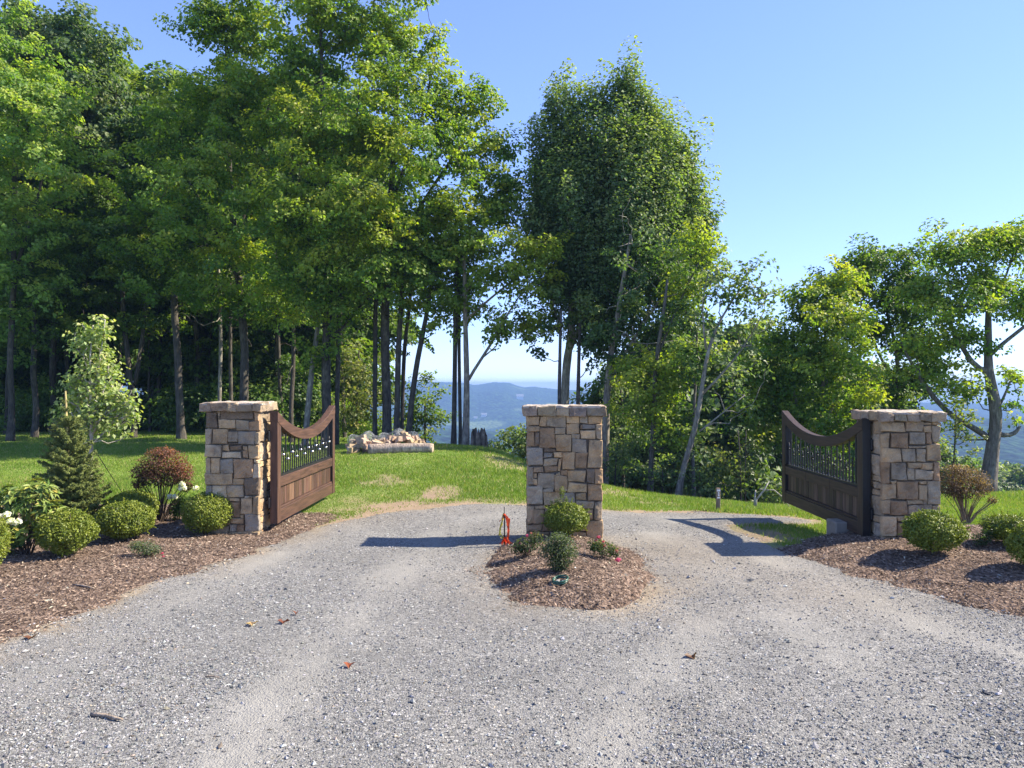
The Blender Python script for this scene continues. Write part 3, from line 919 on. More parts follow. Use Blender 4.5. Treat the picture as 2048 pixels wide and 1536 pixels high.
def gate(label, x_face, y0, L, zlo, ztop, face, xshift, seed):
    """leaf standing open, hinged at y0 and reaching away; face=+1 looks to +X, -1 to -X"""
    T = .088
    t = thing("gate_leaf", label, "gate", (x_face, y0, zlo))
    r = np.random.default_rng(seed)
    wd = np.array((.080, .043, .029) if face > 0 else (.050, .031, .022))  # same timber; right leaf toned darker, its shade painted into the colour
    kx = xshift / L

    def X(y, off):        # off measured outward from the face
        return x_face + kx * (y - y0) + face * off

    def slab(mb, ya, yb, za, zb_, oa, ob, col=wd, bev=.006):
        ym = (ya + yb) / 2
        R = rotz(-math.atan(kx))
        box(mb, (X(ym, (oa + ob) / 2), ym, (za + zb_) / 2), (abs(ob - oa), yb - ya, zb_ - za), col, R=R, bev=bev)
    H = ztop - zlo
    s = H / 1.34
    st = .125
    zm0, zm1 = zlo + .42 * s, zlo + .54 * s
    zb1 = zlo + .155 * s
    dip, th = .285 * s, .130 * s

    def top(q):           # upper edge of the swept rail, q = 0..1 along the leaf
        return ztop - dip * (1 - abs(2 * q - 1) ** 2.0)
    y1 = y0 + L
    for ya, yb in ((y0, y0 + st), (y1 - st, y1)):
        mb = MB()
        qa, qb = (ya - y0) / L, (yb - y0) / L
        c = wd * r.uniform(.92, 1.08)
        n = 4
        ys = np.linspace(ya, yb, n)
        V = []
        for y in ys:
            zt2 = top((y - y0) / L) - th - .002
            for o_, z in ((-T, zlo), (0, zlo), (0, zt2), (-T, zt2)):
                V.append((X(y, o_), y, z))
        F = []
        for k in range(n - 1):
            for m in range(4):
                F.append((k * 4 + m, k * 4 + (m + 1) % 4, k * 4 + 4 + (m + 1) % 4, k * 4 + 4 + m))
        F += [(3, 2, 1, 0), (n * 4 - 4, n * 4 - 3, n * 4 - 2, n * 4 - 1)]
        mb.add(V, F, c)
        mb.build("stile", WOODV, t)
    # swept top rail
    mb = MB(); V, F = [], []
    n = 44
    for k, y in enumerate(np.linspace(y0, y1, n)):
        zz = top((y - y0) / L)
        b = .004
        for o_, z in ((-T - b, zz - th), (b, zz - th), (b, zz - .006), (b - .006, zz), (-T - b + .006, zz), (-T - b, zz - .006)):
            V.append((X(y, o_), y, z))
        if k:
            for m in range(6):
                a = (k - 1) * 6
                F.append((a + m, a + (m + 1) % 6, a + 6 + (m + 1) % 6, a + 6 + m))
    mb.add(V, F, wd * 1.05)
    n0 = (n - 1) * 6
    mb.F.append((np.array([[5, 4, 3, 2, 1, 0], [n0, n0 + 1, n0 + 2, n0 + 3, n0 + 4, n0 + 5]]), 0, False))
    mb.build("arched_top_rail", WOODH, t)
    mb = MB()
    for k in range(3):
        ya = y0 + st + .002 + (L - 2 * st - .004) * k / 3; yb = y0 + st + .002 + (L - 2 * st - .004) * (k + 1) / 3
        slab(mb, ya + .001, yb - .001, zm0, zm1, -T + .003, -.003, wd * r.uniform(.9, 1.15))
    mb.build("middle_rail", WOODH, t)
    mb = MB()
    slab(mb, y0 + st + .002, y1 - st - .002, zlo + .002, zb1, -T + .003, -.003, wd)
    slab(mb, y0 + st + .002, y1 - st - .002, zb1, zb1 + .028, -T + .02, -.012, wd * 1.05, .008)
    mb.build("bottom_rail", WOODH, t)
    mb = MB()
    ys = [y0 + st + .003]
    while ys[-1] < y1 - st - .12: ys.append(ys[-1] + r.uniform(.075, .12))
    ys[-1] = y1 - st - .003
    for ya, yb in zip(ys[:-1], ys[1:]):
        f = r.choice([.5, .8, 1.05, 1.5, 2.0], p=[.15, .25, .25, .2, .15])
        slab(mb, ya + .002, yb - .002, zb1 + .03, zm0 - .002, -.062, -.036 + r.uniform(-.002, .002), wd * f * (1, r.uniform(.95, 1.12), r.uniform(.9, 1.15)), .004)
    mb.build("board_panel", WOODV, t)
    # iron: inner frame and pickets
    mb = MB()
    io = -T / 2
    slab(mb, y0 + st, y1 - st, zm1, zm1 + .026, io - .02, io + .02, (.1,) * 3, 0)
    for ya in (y0 + st, y1 - st - .026):
        slab(mb, ya, ya + .026, zm1 + .026, top((ya - y0) / L) - th - .002, -T + .002, -.003, (.1,) * 3, 0)
    if face < 0:          # steel plate closing the hinge end
        slab(mb, y0 - .012, y0 - .001, zlo, top(0) - .01, -T, .0, (.1,) * 3, 0)
    slab(mb, y1 - st - .012, y1 - st - .003, zb1 + .03, zm0 - .003, -.06, -.004, (.1,) * 3, 0)
    mb.build("iron_frame", BLACKIRON, t)
    n = 27
    for k in range(n):
        y = y0 + st + .05 + (L - 2 * st - .1) * k / (n - 1)
        mb = MB()
        z0_ = zm1 + .026
        x = X(y, io)
        if k % 2:
            z1_ = top((y - y0) / L) - th
            tube(mb, [(x, y, z0_), (x, y, z1_)], .0095, 6, cap=False)
            mb.build("picket", BLACKIRON, t)
        else:
            hb = (.155, .225)[(k // 2) % 2] * s
            tube(mb, [(x, y, z0_), (x, y, z0_ + hb)], .0095, 6, cap=False)
            tube(mb, [(x, y, z0_ + hb + .01), (x, y, z0_ + hb + .03), (x, y, z0_ + hb + .095)], [.006, .013, .0015], 6)
            tube(mb, [(x, y, z0_), (x, y, z0_ + .012), (x, y, z0_ + .03)], [.014, .014, .008], 6, cap=False)
            p = mb.build("finial_picket", BLACKIRON, t)
            mb = MB(); blob_ball(mb, (x, y, z0_ + hb), .021 if face > 0 else .015, (.8,) * 3, seg=12)
            b = MB(); b = mb.build("steel_ball" if face > 0 else "shade_dark_ball", STEELBALL if face > 0 else BLACKIRON, None, (x, y, z0_ + hb))  # right leaf's steel balls made black, painting in the shade they hang in
            b.parent = p; b.location = Vector((x, y, z0_ + hb)) - Vector(t.location)
    for z in (zlo + .25 * s, zlo + 1.04 * s):
        mb = MB()
        bx = X(y0 + .06, -T)
        box(mb, (bx - face * .012, y0 + .05, z), (.024, .16, .12), bev=.004)
        tube(mb, [(bx - face * .030, y0 + .02, z - .07), (bx - face * .030, y0 + .02, z + .07)], .016, 10)
        box(mb, (bx - face * .058, y0 + .05, z), (.07, .09, .045), bev=.003)
        mb.build("hinge", BLACKIRON, t)
    return t


gate("sunlit reddish timber gate leaf with black iron pickets, hung on the left pillar", -2.835, 9.3, 2.75, .135, 1.498, 1, .06, 5)
gate("dark shaded timber gate leaf with black iron pickets, hung on the right pillar", 3.925, 8.62, 2.62, .115, 1.44, -1, .02, 6)

# ---------------------------------------------------------------- trees


def lerp(a, b, t): return np.asarray(a) * (1 - t) + np.asarray(b) * t


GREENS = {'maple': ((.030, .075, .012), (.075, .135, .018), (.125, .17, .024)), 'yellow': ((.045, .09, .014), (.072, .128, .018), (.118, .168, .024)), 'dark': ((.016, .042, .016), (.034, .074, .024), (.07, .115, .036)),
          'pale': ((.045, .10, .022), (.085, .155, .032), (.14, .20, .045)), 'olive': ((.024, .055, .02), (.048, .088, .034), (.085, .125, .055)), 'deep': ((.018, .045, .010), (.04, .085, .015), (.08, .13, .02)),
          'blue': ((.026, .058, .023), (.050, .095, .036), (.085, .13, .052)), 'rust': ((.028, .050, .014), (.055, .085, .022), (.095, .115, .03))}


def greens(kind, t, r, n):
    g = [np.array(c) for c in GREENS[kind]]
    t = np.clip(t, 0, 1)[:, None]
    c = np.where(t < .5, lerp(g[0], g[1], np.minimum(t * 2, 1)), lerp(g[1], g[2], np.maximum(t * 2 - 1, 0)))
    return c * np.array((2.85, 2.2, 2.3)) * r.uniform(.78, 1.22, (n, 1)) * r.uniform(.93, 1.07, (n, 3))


def crown(r, blobs, kind, leaf=.10, k=3.0, per=180, rc=(.20, .47), upright=0.0, droop=0.0, flat=.44):
    """blobs: (centre, radii(3), tint shift). Returns clump centres and a leaf MB"""
    mb = MB(); cl = []
    for (c, rd, sh) in blobs:
        rd = tuple(1.08 * v for v in rd)
        n = max(2, int(2.1 * k * math.pi * rd[0] * rd[2]))
        d = nrm(r.normal(size=(n, 3))); d[:, 2] = np.where(d[:, 2] < -.6, -d[:, 2] * .5, d[:, 2])
        rr = r.random(n) ** .42 * np.where(r.random(n) < .16, r.uniform(1.05, 1.3, n), 1)
        ctr = c + d * rr[:, None] * np.array(rd)
        ctr += .25 * r.normal(size=(n, 3)) * min(rd)
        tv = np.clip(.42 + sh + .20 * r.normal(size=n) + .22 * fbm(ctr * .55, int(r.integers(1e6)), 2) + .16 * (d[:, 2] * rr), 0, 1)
        for q in range(n):
            R = r.uniform(*rc)
            R = min(R, max(rd) * .75, 2.2 * rd[0])
            m = int(1.25 * per * (R / .47) ** 2)
            m = max(m, 12)
            g = r.normal(size=(m, 3))
            g *= np.minimum(1, 1.7 / np.maximum(np.linalg.norm(g, axis=1, keepdims=True), 1e-6))
            if upright > 0:
                g *= np.array((.36, .36, .28 + upright)) * R
                lean = (ctr[q] - c) / np.array(rd)
                g[:, :2] += g[:, 2:3] * lean[:2] * .35
            else:
                sl = r.normal(size=2) * .38
                g *= np.array((.52, .52, .52 * flat)) * R
                oh = (ctr[q] - c) * (1, 1, 0); oh = oh / (np.linalg.norm(oh) + .05)
                al = g @ oh
                g += np.outer(al, oh) * .6
                g[:, 2] += al * r.uniform(-.15, .55)
                g[:, 2] += g[:, 0] * sl[0] + g[:, 1] * sl[1] - .25 * (g[:, 0] ** 2 + g[:, 1] ** 2) / R
            p = ctr[q] + g
            out = nrm(p - c) * .45 + nrm(g + 1e-6) * .35
            nn = np.array((0, 0, 1.0)) * (.75 - droop * .75) + out + .55 * r.normal(size=(m, 3))
            dd = out + .55 * r.normal(size=(m, 3)); dd[:, 2] -= .25 + droop
            L = leaf * r.uniform(.7, 1.25, m)
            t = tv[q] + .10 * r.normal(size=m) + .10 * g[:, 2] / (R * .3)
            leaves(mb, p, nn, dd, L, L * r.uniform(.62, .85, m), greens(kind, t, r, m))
            cl.append(ctr[q])
    return np.array(cl), mb


def limbs(mb, r, skel, cl, col, rbase=.045, sides=5, rmin=.006):
    """twigs from the nearest piece of the skeleton out to every leaf clump"""
    S = [np.asarray(p, float) for p in skel]
    W = [1.0] * len(S)
    order = np.argsort([min(np.linalg.norm(np.asarray(c) - s) for s in S[::2]) for c in cl])
    for q in order:
        c = cl[q]
        A = np.array(S)
        d = np.linalg.norm((A - c) * np.array((1, 1, .8)), axis=1) + np.where(A[:, 2] > c[2] - .05, 1.2, 0)
        k = int(d.argmin()); s = A[k]; ln = np.linalg.norm(c - s)
        if ln < .08 or ln > 1.6: continue
        m = 5
        t = np.linspace(0, 1, m)[:, None]
        P = s * (1 - t) + c * t
        P[1:-1] += r.normal(size=(m - 2, 3)) * .05 * ln
        P[:, 2] += (-.10 * ln * np.sin(t[:, 0] * math.pi))
        w = W[k] * .62
        r0 = max(rmin * 1.4, min(rbase * w, .022 * ln + .006))
        tube(mb, P, np.linspace(r0, rmin, m), sides, col, cap=False)
        for z in (2, 3, 4):
            S.append(P[z]); W.append(max(.25, w * (1 - .12 * z)))


def px_blobs(D, lst, depth=.85, r=None):
    out = []
    for b in lst:
        px, py, rx, ry = b[:4]
        dd = b[4] if len(b) > 4 else 0.0
        sh = b[5] if len(b) > 5 else 0.0
        c = pt(px, py, D + dd)
        out.append((c, (rx * D / FPX, max(rx, ry * .7) * D / FPX * depth, ry * D / FPX), sh))
    return out


def tree(name, label, D, stems, blobs, kind, seed, bark=(.072, .063, .053), leaf=.10, k=3.0, per=180, group=None, cat="tree", rc=(.20, .47), upright=0, droop=0, twigs=True, dead=0, depth=.85, flat=.44, slim=.66, sink=.3):
    """stems: lists of (px, py, half width px); the first begins at the ground. Everything is placed in metres at distance D"""
    r = np.random.default_rng(seed)
    st = []
    for q, s in enumerate(stems):
        P = np.array([pt(a[0], a[1], D + (a[3] if len(a) > 3 else 0)) for a in s]); w = np.array([a[2] for a in s]) * D / FPX * slim
        st.append([P, w])
    b = st[0][0][0]
    zg = float(surf(b[0], b[1])[0])
    st[0][0][0][2] = min(zg - sink, st[0][0][0][2])
    for s_ in st[1:]:
        if s_[0][0][2] < zg + .6: s_[0][0][2] = zg - sink
    t = thing(name, label, cat, (b[0], b[1], zg), group)
    mb = MB(); skel = []
    for q, (P, w) in enumerate(st):
        n = max(6, int(np.linalg.norm(np.diff(P, axis=0), axis=1).sum() / .35))
        u = np.linspace(0, len(P) - 1, n)
        PP = np.stack([np.interp(u, np.arange(len(P)), P[:, m]) for m in range(3)], -1)
        for _ in range(2):
            PP[1:-1] = PP[1:-1] * .5 + .25 * (PP[:-2] + PP[2:])
        if len(P) > 2 and q == 0:
            PP[1:-1, 1] += .10 * vnoise(np.stack([np.arange(n)[1:-1] * .35, np.full(n - 2, seed * 1.7)], -1), seed)
        ww = np.interp(u, np.arange(len(P)), w)
        if q == 0:
            hh = PP[:, 2] - zg
            ww = ww * (1 + .55 * np.exp(-np.maximum(hh, 0) / .22))
        tube(mb, PP, ww, 10, np.array(bark) * r.uniform(.85, 1.15), rough=.10, seed=seed + q)
        skel += list(PP[n // 4:] if q == 0 else PP)
    B = px_blobs(D, blobs, depth)
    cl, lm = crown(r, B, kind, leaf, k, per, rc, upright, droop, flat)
    if twigs:
        limbs(mb, r, skel[::2], cl, np.array(bark) * .85, max(.004, st[0][1][0] * .42))
    for q in range(dead):
        s = skel[int(r.integers(len(skel) // 3, len(skel)))]
        P = [s]
        d = nrm(r.normal(size=3) * (1, 1, .5) + (.3, 0, .1))
        for m in range(6):
            d = nrm(d + .5 * r.normal(size=3)); P.append(P[-1] + d * r.uniform(.12, .25))
        tube(mb, P, np.linspace(.016, .004, 7), 4, (.34, .31, .27) if dead > 20 else np.array(bark) * 1.3)
    mb.build("trunk", BARK, t)
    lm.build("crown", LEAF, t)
    return t


# --- front row of the wood on the left, left to right
tree("maple_tree", "pale green maple reaching out over the left edge of the lawn", 21.5, [[(20, 882, 10), (24, 600, 8), (30, 350, 6), (35, 150, 3)], [(24, 560, 6), (70, 420, 4), (95, 300, 2)]],
     [(40, 190, 100, 110, -.3, .12), (60, 320, 110, 90, -1.0, .15), (10, 440, 110, 80, -1.2, .05), (-70, 280, 110, 170, 0, .05), (-40, 90, 90, 80), (95, 230, 70, 70, -.6, .1), (30, 560, 110, 45, -.5, -.1), (20, 640, 70, 34, 0, -.15), (-20, 740, 50, 40, 0, -.15)], 'pale', 101, leaf=.108, k=3.2)
tree("oak_tree", "tall olive green oak with drooping leaf tufts behind the pale maple", 25, [[(105, 878, 9), (108, 600, 8), (125, 300, 6), (140, 90, 3)], [(118, 420, 5), (180, 280, 3), (215, 180, 2)]],
     [(145, 90, 60, 75), (60, 70, 70, 50), (35, 50, 40, 40), (185, 170, 65, 75), (150, 250, 110, 100, 0, -.05), (215, 255, 34, 42), (60, 180, 80, 100), (130, 380, 110, 60, 0, -.2), (205, 340, 60, 50, 0, -.1)], 'olive', 102, leaf=.15, k=2.1, droop=.4, rc=(.4, .8), per=110)
tree("maple_tree", "dark green maple standing behind the white-barked young tree", 23, [[(268, 880, 9), (262, 740, 8), (243, 600, 7), (255, 400, 4)], [(270, 770, 6), (290, 640, 5), (300, 480, 3)]],
     [(285, 400, 110, 80), (215, 500, 120, 70, -.8), (130, 480, 100, 70), (300, 560, 100, 50, -.5), (180, 590, 110, 40), (340, 450, 90, 70, .5), (60, 600, 90, 40), (250, 650, 70, 30), (120, 660, 70, 34), (330, 640, 60, 30)], 'deep', 103, dead=9, leaf=.108, k=3.4)
tree("maple_tree", "big rounded maple behind the left stone pillar", 21.5, [[(490, 872, 14), (489, 700, 12), (470, 500, 10), (455, 300, 7), (450, 70, 3)], [(478, 560, 7), (410, 420, 5), (360, 330, 3)], [(470, 480, 7), (520, 330, 5), (540, 200, 3)]],
     [(462, 90, 95, 85, 0, .12), (415, 60, 55, 50, 0, .1), (520, 85, 50, 65, 0, .08), (375, 190, 50, 45, 0, -.1), (430, 250, 110, 90, -.5), (330, 300, 60, 50, 0, -.12), (540, 280, 90, 90, -.4, .08), (420, 400, 150, 80, -.9), (330, 480, 120, 70, -.6, -.05),
      (480, 520, 130, 70, -1.0, -.05), (380, 590, 110, 35, -.6, -.1), (300, 370, 50, 40), (490, 0, 70, 50, 0, .1), (440, 200, 60, 50, -.8, .15), (500, 190, 60, 50, -.9, .2), (450, 330, 70, 40, -1.2, .12)], 'maple', 104, dead=9, k=3.4)
tree("maple_tree", "tallest maple with a thick pale trunk behind the left gate leaf", 20.3, [[(655, 868, 15), (652, 700, 13), (660, 520, 11), (650, 300, 8), (640, 30, 4)], [(655, 560, 8), (600, 420, 6), (570, 300, 3)], [(662, 680, 7), (720, 610, 5), (760, 570, 3)], [(655, 420, 7), (710, 280, 4), (720, 150, 2)]],
     [(640, 40, 90, 80, 0, .1), (590, 130, 70, 70), (700, 90, 80, 80, 0, .1), (575, 250, 70, 50, -.6, .25), (620, 290, 90, 70, -.4), (705, 260, 100, 80, -.7, .12), (640, 400, 110, 75, -1.0, .2), (580, 480, 100, 60, -.8), (690, 490, 95, 75, -1.2, .12), (620, 570, 110, 50, -.8, -.02),  # raised tint shifts paint yellow sunlit patches into the leaves
      (735, 420, 45, 45, -1.5, .3), (650, 620, 90, 30, -.6, -.05), (640, -60, 110, 70), (550, 400, 60, 40, -.5), (715, 555, 60, 35, -1.0, .15)], 'maple', 105, dead=9, k=3.6)
tree("maple_tree", "broad yellow-green maple with a thick trunk behind the log", 20.6, [[(774, 882, 14), (770, 640, 13), (778, 450, 10), (790, 250, 7), (800, 60, 3)], [(776, 520, 7), (860, 380, 5), (930, 280, 3)], [(785, 400, 6), (850, 220, 4), (870, 100, 2)]],
     [(775, 70, 80, 65, 0, .1), (850, 95, 52, 58, .2, .08), (800, 190, 110, 85, -.4, .12), (885, 205, 62, 70, 0, .08), (840, 315, 120, 85, -.8, .15), (945, 260, 55, 80, .3), (965, 350, 62, 80, .2), (900, 440, 110, 75, -1.0, .22), (780, 430, 90, 75, -.6), (1005, 300, 25, 45, .4),
      (930, 520, 110, 45, -.5, .15), (790, 540, 85, 50, -.8), (1000, 430, 50, 50), (770, -20, 80, 60), (860, 570, 80, 38, -.3), (960, 195, 30, 42, .3), (1020, 390, 25, 40)], 'maple', 106, dead=9, k=3.6)
tree("maple_tree", "light-barked maple whose lowest yellow-green branches reach towards the centre pillar", 19.8, [[(930, 912, 11), (934, 750, 9), (930, 640, 7), (928, 500, 5)], [(937, 760, 5), (948, 735, 5), (985, 690, 4), (1010, 630, 3), (1040, 590, 2)], [(931, 640, 4), (1000, 580, 3), (1080, 520, 2)]],
     [(1050, 498, 78, 38, -.6, .35), (1000, 560, 70, 42, -.4, .2), (955, 480, 60, 45, 0, .1), (1085, 560, 45, 35, -.4, .3), (1040, 650, 60, 30, 0, .15), (985, 660, 45, 25), (1085, 650, 30, 25, -.3, .25), (900, 600, 60, 35), (1110, 510, 25, 22, -.6, .4)], 'yellow', 107, bark=(.22, .19, .16), k=3.2, depth=.6)
LT = "slender trunks of the wood on the left"
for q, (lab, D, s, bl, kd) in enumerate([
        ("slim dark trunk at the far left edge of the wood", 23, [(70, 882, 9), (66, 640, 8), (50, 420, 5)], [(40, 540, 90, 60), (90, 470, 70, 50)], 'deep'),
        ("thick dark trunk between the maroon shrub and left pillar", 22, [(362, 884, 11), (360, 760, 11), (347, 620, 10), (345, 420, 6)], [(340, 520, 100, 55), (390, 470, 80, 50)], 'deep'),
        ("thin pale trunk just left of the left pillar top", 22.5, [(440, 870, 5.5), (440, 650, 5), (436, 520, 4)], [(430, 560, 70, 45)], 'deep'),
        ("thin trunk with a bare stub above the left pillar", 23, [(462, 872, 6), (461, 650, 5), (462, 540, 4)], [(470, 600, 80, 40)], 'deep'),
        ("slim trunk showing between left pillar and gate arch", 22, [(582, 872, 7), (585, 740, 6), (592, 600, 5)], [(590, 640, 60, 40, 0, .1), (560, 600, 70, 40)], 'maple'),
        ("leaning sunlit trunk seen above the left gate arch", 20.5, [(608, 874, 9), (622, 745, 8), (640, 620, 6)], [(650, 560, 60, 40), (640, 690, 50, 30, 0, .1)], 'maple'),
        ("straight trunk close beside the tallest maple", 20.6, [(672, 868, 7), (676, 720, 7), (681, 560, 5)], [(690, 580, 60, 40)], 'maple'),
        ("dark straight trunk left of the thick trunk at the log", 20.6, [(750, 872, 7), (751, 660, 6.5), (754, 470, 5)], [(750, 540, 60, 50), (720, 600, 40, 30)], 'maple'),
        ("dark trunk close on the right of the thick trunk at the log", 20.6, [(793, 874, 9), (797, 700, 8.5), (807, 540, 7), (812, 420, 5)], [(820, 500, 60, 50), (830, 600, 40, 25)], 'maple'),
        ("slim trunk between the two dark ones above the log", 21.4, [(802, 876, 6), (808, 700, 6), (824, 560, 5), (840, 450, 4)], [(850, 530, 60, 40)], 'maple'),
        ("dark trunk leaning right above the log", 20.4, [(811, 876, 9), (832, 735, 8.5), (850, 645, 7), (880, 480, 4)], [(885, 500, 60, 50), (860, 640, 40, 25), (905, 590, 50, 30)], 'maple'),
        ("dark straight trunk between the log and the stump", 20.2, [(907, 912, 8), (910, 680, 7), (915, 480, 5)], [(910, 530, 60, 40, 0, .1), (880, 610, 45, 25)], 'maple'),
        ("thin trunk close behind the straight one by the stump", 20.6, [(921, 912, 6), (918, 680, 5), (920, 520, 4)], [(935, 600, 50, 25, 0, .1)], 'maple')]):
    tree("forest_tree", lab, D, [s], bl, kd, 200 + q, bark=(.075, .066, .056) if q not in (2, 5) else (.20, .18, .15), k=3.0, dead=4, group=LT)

rx_ = np.random.default_rng(91)
for q, px in enumerate((8, 110, 140, 232, 300, 318, 398, 415, 530, 548, 566, 640, 690)):
    D = rx_.uniform(23.5, 27); lean = rx_.uniform(-18, 18); w = rx_.uniform(3.5, 7)
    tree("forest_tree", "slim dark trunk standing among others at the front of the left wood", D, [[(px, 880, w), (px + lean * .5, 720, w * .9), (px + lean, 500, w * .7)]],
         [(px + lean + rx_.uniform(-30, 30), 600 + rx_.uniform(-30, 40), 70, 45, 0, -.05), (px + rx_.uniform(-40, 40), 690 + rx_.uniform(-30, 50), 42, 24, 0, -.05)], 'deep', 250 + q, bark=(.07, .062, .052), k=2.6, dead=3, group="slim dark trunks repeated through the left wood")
# --- centre and right of the drive
tree("maple_tree", "dense dark silver-leaved maple with upright spires behind the centre pillar", 21.0,
     [[(1126, 905, 13), (1131, 740, 13), (1141, 680, 11), (1143, 560, 8), (1152, 420, 6), (1150, 220, 3)], [(1140, 700, 8), (1172, 620, 8), (1192, 520, 6), (1225, 360, 4), (1240, 200, 2)], [(1192, 520, 5), (1270, 450, 3.5), (1340, 350, 2)], [(1152, 430, 4), (1120, 320, 3), (1105, 220, 2)]],
     [(1120, 325, 44, 58), (1165, 315, 52, 58), (1230, 310, 74, 72), (1244, 190, 18, 62), (1131, 195, 15, 66), (1180, 215, 17, 48), (1101, 240, 14, 48), (1152, 225, 13, 42), (1214, 222, 15, 46), (1266, 205, 16, 52), (1290, 235, 17, 46), (1330, 300, 30, 40), (1300, 370, 85, 85, -.3), (1155, 420, 90, 90, -.3, -.05), (1250, 470, 110, 80, -.6),
      (1092, 440, 34, 55), (1365, 400, 38, 55), (1195, 560, 95, 55, -.3, -.05), (1085, 330, 24, 55), (1350, 480, 52, 66), (1110, 560, 45, 50, 0, -.1), (1080, 640, 40, 25, 0, -.15), (1380, 470, 36, 50), (1290, 560, 90, 60, -.4), (1220, 380, 80, 80, -.5), (1120, 380, 55, 80), (1340, 390, 50, 55), (1085, 480, 36, 50), (1275, 300, 50, 70), (1340, 560, 60, 40), (1078, 270, 14, 30), (1365, 310, 14, 26), (1322, 265, 15, 40), (1180, 640, 50, 36), (1220, 640, 60, 44), (1160, 500, 70, 60, -.5), (1400, 450, 26, 50), (1375, 380, 30, 44), (1395, 520, 34, 40), (1350, 330, 24, 34)], 'blue', 108, bark=(.27, .25, .21), leaf=.095, k=5.4, per=150, upright=.5, rc=(.34, .68))
tree("forest_tree", "thin dark trunk just left of the forked pale trunk", 19.5, [[(1117, 905, 6), (1119, 740, 5.5), (1122, 620, 4)]], [(1095, 650, 38, 26), (1075, 690, 34, 18), (1110, 590, 40, 30)], 'dark', 221, bark=(.10, .09, .08), k=2.6)
tree("forest_tree", "thin dark trunk just right of the forked pale trunk", 19.8, [[(1155, 905, 6.5), (1156, 780, 6), (1160, 640, 4.5)]], [(1180, 700, 40, 35, 0, .05), (1165, 620, 50, 35)], 'dark', 222, bark=(.10, .09, .08), k=2.6)
tree("maple_tree", "shaggy maple with bare dead branches right of the centre pillar", 19.0, [[(1208, 930, 12), (1212, 800, 11), (1222, 700, 9), (1240, 600, 7), (1262, 470, 4)], [(1214, 780, 6), (1235, 730, 5), (1290, 640, 3.5), (1350, 560, 2)]],
     [(1300, 540, 95, 55), (1345, 620, 70, 55), (1265, 640, 75, 50), (1240, 720, 55, 35), (1310, 690, 60, 40, 0, .05), (1190, 690, 40, 30)], 'dark', 109, bark=(.22, .19, .16), leaf=.092, k=4.0, dead=26)
tree("maple_tree", "yellow-green maple on the slope behind the drive's far verge", 17.8, [[(1300, 1000, 8), (1305, 860, 7.5), (1312, 720, 6.5), (1335, 560, 4)], [(1312, 720, 4), (1360, 600, 3), (1400, 520, 2)]],
     [(1400, 555, 38, 45, 0, .15), (1385, 475, 30, 48, 0, .0), (1370, 620, 50, 40, 0, .1), (1330, 745, 62, 50, 0, .12), (1290, 820, 60, 48, 0, .05), (1350, 840, 50, 50), (1270, 760, 45, 40, 0, .15), (1400, 700, 30, 40, 0, .1), (1420, 510, 22, 28, 0, .15)], 'yellow', 110, bark=(.11, .10, .085), leaf=.092, k=3.8)
tree("oak_tree", "sparse open oak with a curved grey trunk on the slope", 16.8, [[(1352, 1010, 9), (1362, 950, 8.5), (1385, 880, 8), (1402, 790, 7), (1412, 700, 5.5), (1440, 640, 3.5), (1480, 580, 2)], [(1403, 790, 4.5), (1450, 745, 3.5), (1500, 680, 2.5), (1530, 620, 1.5)], [(1412, 700, 3.5), (1400, 600, 2.5), (1420, 540, 1.5)], [(1390, 870, 3), (1440, 830, 2), (1490, 790, 1.5)]],
     [(1475, 580, 52, 48), (1520, 590, 35, 40), (1440, 545, 40, 40), (1535, 640, 28, 24), (1465, 660, 45, 26), (1505, 730, 36, 18), (1435, 770, 42, 30), (1480, 820, 32, 16), (1520, 680, 22, 14), (1420, 640, 34, 34), (1500, 640, 40, 34), (1455, 600, 40, 40), (1540, 600, 22, 34), (1490, 545, 34, 26), (1440, 700, 36, 26)], 'olive', 111, bark=(.24, .22, .19), leaf=.10, k=4.4, per=60, rc=(.2, .4))
tree("forest_tree", "thin straight trunk crossing the foot of the curved oak", 17.6, [[(1388, 1010, 5.5), (1386, 880, 5), (1393, 760, 4), (1396, 640, 2.5)]], [(1385, 720, 40, 45), (1400, 850, 36, 40), (1375, 640, 40, 40)], 'dark', 223, bark=(.12, .11, .10), leaf=.10, k=3.6)
tree("forest_tree", "slim trunk with leafy lower boughs right of the shaggy maple", 21, [[(1248, 950, 5), (1246, 850, 5), (1238, 740, 4)]], [(1240, 860, 50, 55, 0, .05), (1270, 920, 45, 35), (1225, 790, 34, 40)], 'olive', 224, leaf=.10, k=3.0)
tree("maple_tree", "round dark multi-stemmed maple behind the right gate leaf", 19.0, [[(1620, 1010, 7), (1632, 900, 6.5), (1645, 760, 5), (1650, 640, 3)], [(1628, 930, 5), (1590, 800, 4), (1570, 700, 2)], [(1634, 880, 5), (1690, 760, 4), (1715, 660, 2)]],
     [(1640, 620, 62, 45, 0, -.1), (1585, 670, 60, 45), (1550, 750, 62, 50, 0, -.15), (1640, 720, 85, 60, -.4, -.12), (1600, 830, 90, 45, 0, -.15), (1525, 820, 50, 45), (1700, 650, 42, 36, -.6, .08), (1725, 730, 45, 36, -.8, .18), (1690, 800, 70, 50, -.5, .1), (1530, 880, 45, 35), (1640, 880, 90, 35, 0, -.2), (1515, 750, 34, 40), (1720, 870, 50, 40, 0, .1), (1610, 600, 40, 40), (1670, 570, 50, 40, 0, .05), (1560, 690, 40, 40), (1650, 660, 60, 50, -.6, -.05), (1500, 830, 30, 40)], 'maple', 112, bark=(.18, .16, .14), leaf=.095, k=4.6)
